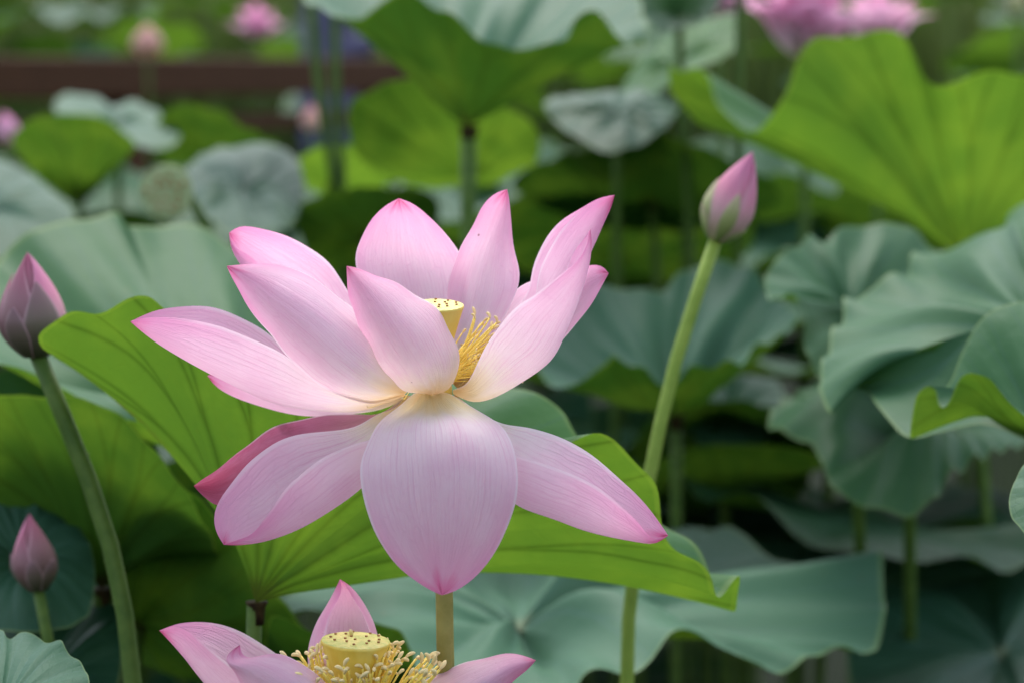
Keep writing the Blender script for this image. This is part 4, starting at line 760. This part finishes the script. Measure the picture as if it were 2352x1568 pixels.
# the nodding green seed pod
ft = P(470, 1500, 2.05) * [1, 1, 0] + [0, 0, -.05]
SP = thing('lotus_seed_pod', 'nodding green lotus seed pod past flowering, in front of the slate-blue leaf', 'seed pod', ft)
add_pod(SP, P(382, 442, 1.885), P(425, 436, 1.93), .021, 4, .3, (POD_GREEN, POD_GREEN, STIGMA), 14, .002)
add_stem(SP, spline([ft, P(470, 1100, 2.0), P(468, 600, 1.95), P(466, 500, 1.945), P(450, 450, 1.94), P(425, 436, 1.93)], 40), .0048, .004, STEM, 0)
# tall bare stalks whose tops reach above the picture: each carries a leaf
def stalk(label, pts, r, top_r, yel, blue, tilt, az):
    q = [P(*p) for p in pts]; ft = np.array([q[0][0], q[0][1] + .03, -.05]); L = thing('lotus_leaf', label, 'leaf', ft)
    add_stem(L, spline([ft] + q, 44), r, r, STEM, 0)
    b = bpy.data.objects.new('blade', GEN[3]); COL.objects.link(b); b.parent = L; b.color = (yel, blue, 0, 1); b.location = tuple(q[-1] - ft); b.scale = (top_r,) * 3
    b.rotation_euler = (R(tilt), 0, R(az))
stalk('tall green stalk rising past the railing, the left one of a pair', [(800,1000,2.5),(795,600,2.45),(768,420,2.42),(735,220,2.4),(715,0,2.4),(700,-280,2.4)], .0048, .12, .4, .3, 10, 0)
stalk('tall green stalk rising past the railing, the right one of a pair', [(785,1000,2.6),(782,600,2.55),(786,420,2.52),(772,220,2.5),(770,60,2.5),(768,-330,2.5)], .0048, .12, .3, .4, -8, 60)
stalk('dark stalk standing in front of the large deep pink blossom', [(1690,900,2.35),(1695,400,2.3),(1698,150,2.28),(1702,-50,2.28),(1700,-320,2.28)], .0045, .13, .3, .4, 5, 30)

# ---------------------------------------------------------------- walkway with railing
ra, rb = P(-700, 196, 5.0), P(890, 150, 7.6); za = 1.37
ra[2] = rb[2] = za
dirv = (rb - ra); dirv /= np.linalg.norm(dirv); perp = np.array([-dirv[1], dirv[0], 0]); ROT = np.stack([dirv, perp, [0, 0, 1]], 1)
ra = ra - dirv * 2.6; end = ra + dirv * 5.65
RL = thing('railing', 'dark brown wooden railing along the walkway beyond the lotus bank', 'railing', (ra[0], ra[1], .3))
mid = (ra + end) / 2; Ln = 5.65
for nm, z, h, w in (('handrail', za, .105, .11), ('rail', za - .13, .05, .045), ('rail', za - .66, .07, .05)):
    bevel(mesh(nm, *box_data([mid[0], mid[1], z], (Ln, w, h), ROT)[:2], WOOD, RL, smooth=False), .008)
for i in range(5):
    p = ra + dirv * (.03 + i * 1.36)
    bevel(mesh('post', *box_data([p[0], p[1], (za - .045 + .30) / 2], (.10, .10, za - .045 - .30), ROT)[:2], WOOD, RL, smooth=False), .006)
WK = tag(bpy.data.objects.new('boardwalk', None), kind='structure'); COL.objects.link(WK); WK['_o'] = [0, 0, 0]
wm = None
for i in range(39):
    p = ra + dirv * (.07 + i * .145) + perp * 1.0
    if wm is None:
        o = bevel(mesh('plank', *box_data([0, 0, 0], (.137, 2.3, .04))[:2], DECK, smooth=False), .004); wm = o.data
    else:
        o = bpy.data.objects.new('plank', wm); COL.objects.link(o); bevel(o, .004)
    o.parent = WK; o.location = (p[0], p[1], .28); o.rotation_euler = (0, 0, math.atan2(dirv[1], dirv[0]))
for s in (.0, .95, 1.95):
    p = mid + perp * s; mesh('beam', *box_data([p[0], p[1], .185], (Ln, .10, .15), ROT)[:2], DECK, WK, smooth=False)
for i in range(5):
    for s in (.0, 1.95):
        p = ra + dirv * (.2 + i * 1.3) + perp * s; mesh('pile', *tube_data([[p[0], p[1], -.4], [p[0], p[1], .115]], .07, 12)[:2], DECK, WK, smooth=False)

# ---------------------------------------------------------------- somebody on the walkway
def person():
    g = P(757, 150, 9.1); px, py = g[0], g[1]; z0 = .30
    PR = thing('person', 'person in violet-blue top standing on the walkway behind the railing', 'person', (px, py, z0))
    def skin(name, chains, mat, sub=2):
        V, E, Rr = [], [], []
        for ch in chains:
            last = None
            for (idx, p, r) in ch:
                if idx is None: V.append(p); Rr.append(r); idx = len(V) - 1
                if last is not None: E.append((last, idx))
                last = idx
        me = bpy.data.meshes.new(name); me.from_pydata(V, E, []); o = bpy.data.objects.new(name, me); COL.objects.link(o); o.parent = PR
        m = o.modifiers.new('skin', 'SKIN'); m.use_smooth_shade = True
        for i, r in enumerate(Rr): me.skin_vertices[0].data[i].radius = r if isinstance(r, tuple) else (r, r)
        me.skin_vertices[0].data[0].use_root = True
        s = o.modifiers.new('sub', 'SUBSURF'); s.levels = s.render_levels = sub; me.materials.append(mat); return o
    n = None
    # one continuous body (indices are fixed: 0 pelvis)
    body = [[(n, (0, 0, .92), (.13, .10)), (n, (0, 0, 1.08), (.12, .09)), (n, (0, .0, 1.28), (.15, .10)), (n, (0, 0, 1.40), (.13, .08)), (n, (0, 0, 1.48), .05), (n, (0, .01, 1.55), .055), (n, (0, .0, 1.62), (.075, .09)), (n, (0, .0, 1.70), (.065, .08))]]
    k = 8
    for s in (-1, 1):
        body.append([(0, None, None), (n, (.09 * s, 0, .84), .085), (n, (.095 * s, -.01, .47), .055), (n, (.10 * s, .02, .10), .038), (n, (.10 * s, .01, .05), .04), (n, (.11 * s, -.12, .03), .035)])
    for s in (-1, 1):
        body.append([(3, None, None), (n, (.18 * s, 0, 1.38), .05), (n, (.21 * s, .02, 1.12), .04), (n, (.12 * s, -.20, 1.20), .032), (n, (.06 * s, -.26, 1.30), .026)])
    skin('body', body, SKIN)
    skin('trousers', [[(n, (0, 0, .95), (.15, .12)), (n, (0, 0, .88), (.15, .12))], [(1, None, None), (n, (.095, 0, .78), .10), (n, (.10, -.01, .47), .075), (n, (.105, .02, .12), .06)], [(1, None, None), (n, (-.095, 0, .78), .10), (n, (-.10, -.01, .47), .075), (n, (-.105, .02, .12), .06)]], TROUSER)
    skin('jacket', [[(n, (0, 0, 1.15), (.15, .115)), (n, (0, 0, .98), (.165, .13)), (n, (0, 0, .86), (.17, .135))], [(0, None, None), (n, (0, 0, 1.3), (.17, .12)), (n, (0, 0, 1.41), (.14, .09)), (n, (0, 0, 1.46), (.065, .065))], [(4, None, None), (n, (.19, 0, 1.38), .065), (n, (.225, .02, 1.12), .055), (n, (.135, -.18, 1.19), .045)], [(4, None, None), (n, (-.19, 0, 1.38), .065), (n, (-.225, .02, 1.12), .055), (n, (-.135, -.18, 1.19), .045)]], CLOTH)
    skin('hair', [[(n, (0, .03, 1.72), (.075, .08)), (n, (0, .05, 1.62), (.08, .06)), (n, (0, .06, 1.54), (.06, .04))], [(0, None, None), (n, (0, -.02, 1.755), (.06, .06))]], HAIR)
    for s in (-1, 1):
        skin('shoe', [[(n, (.105 * s, .05, .03), .035), (n, (.108 * s, -.05, .032), .042), (n, (.112 * s, -.16, .025), .03)]], HAIR)
        for q in range(5):
            a = (-.028 + q * .014) if q < 4 else -.034; L = (.05, .057, .055, .042, .035)[q]
            x0, y0, zz = .055 * s, -.275, 1.315
            skin('finger', [[(n, (x0 - s * .0, y0 + .01, zz + a), .009), (n, (x0 - s * L * .5, y0 - .015, zz + a), .0085), (n, (x0 - s * L * .9, y0 - .002, zz + a), .007)]], SKIN, 1)
        skin('eye', [[(n, (.03 * s, -.083, 1.66), .010), (n, (.03 * s, -.087, 1.66), .010)]], HAIR, 1)
        skin('ear', [[(n, (.078 * s, .005, 1.67), .012), (n, (.080 * s, .01, 1.63), .010)]], SKIN, 1)
    skin('nose', [[(n, (0, -.088, 1.655), .008), (n, (0, -.10, 1.625), .013)]], SKIN, 1); skin('mouth', [[(n, (-.02, -.085, 1.585), .006), (n, (.02, -.085, 1.585), .006)]], SKIN, 1)
    PR.rotation_euler = (0, 0, R(88)); return PR
person()

# ---------------------------------------------------------------- reeds along the far bank
rs = np.random.RandomState(77); V, F = [], []
for i in range(13000):
    p = np.array([rs.uniform(-14, 14), rs.uniform(20, 25.5), -.1]); h = rs.uniform(1.6, 3.4); a = rs.rand() * 6.28; w = np.array([math.cos(a), math.sin(a), 0]) * rs.uniform(.012, .03); b = np.array([math.cos(a + 1.5), math.sin(a + 1.5), 0]) * h * rs.uniform(.05, .3)
    k = len(V); V += [p - w, p + w, p + b * .3 + [0, 0, h * .6] + w, p + b * .3 + [0, 0, h * .6] - w, p + b + [0, 0, h]]; F += [(k, k + 1, k + 2, k + 3), (k + 3, k + 2, k + 4)]
tag(mesh('reeds', V, F, TREELEAF, smooth=False), 'tall pale green reeds along the far bank of the pond', 'reeds', kind='stuff')

# ---------------------------------------------------------------- trees on the far bank
def tree(label, x, y, h, spread, seed, n=2600):
    rs = np.random.RandomState(seed); T = thing('tree', label, 'tree', (x, y, -.35)); o0 = np.array([x, y, -.35])
    parts = [tube_data(spline([o0, o0 + [.1, 0, h * .25], o0 + [-.1, .1, h * .55], o0 + [.1, 0, h * .9]], 12), np.linspace(.22, .05, 12), 9)]; ends = []
    for i in range(9):
        a = rs.rand() * 6.28; s0 = o0 + [0, 0, h * rs.uniform(.2, .7)]; e = s0 + np.array([math.cos(a), math.sin(a), rs.uniform(.1, .5)]) * spread * rs.uniform(.5, .95)
        parts.append(tube_data(spline([s0, (s0 + e) / 2 + [0, 0, .3], e], 8), np.linspace(.09, .02, 8), 6)); ends.append(e)
    v, f, uv, _ = merge(parts); mesh('trunk', v, f, BARK, T, uv)
    V, F = [], []
    cl = [o0 + [0, 0, h * .55] + rs.normal(size=3) * [spread * .5, spread * .5, h * .22] for _ in range(70)] + ends
    for i in range(n):
        c = cl[rs.randint(len(cl))] + rs.normal(size=3) * .33; c[2] = max(c[2], .9)
        d = rs.normal(size=3) * [.5, .5, 1]; d /= np.linalg.norm(d); u = np.cross(d, rs.normal(size=3)); u /= np.linalg.norm(u); L, W = rs.uniform(.12, .26), rs.uniform(.04, .08)
        k = len(V); V += [c - d * L / 2, c + u * W, c + d * L / 2, c - u * W]; F.append((k, k + 1, k + 2, k + 3))
    mesh('crown', V, F, TREELEAF, T, [[(0, 0), (1, 0), (1, 1), (0, 1)]] * len(F), smooth=False); return T
for i, (x, y, h, s) in enumerate([(-7.5, 27, 5.5, 3.0), (-4.2, 29, 6.5, 3.2), (-1.2, 27.5, 5.2, 2.8), (1.8, 29.5, 6.2, 3.0), (4.8, 27.2, 5.6, 3.0), (8.2, 29, 6.2, 3.2)]):
    t_ = tree('leafy green tree on the far bank of the pond', x, y, h, s, 60 + i); t_['group'] = 'trees along the far bank'

for o in bpy.data.objects:
    if '_o' in o: del o['_o']
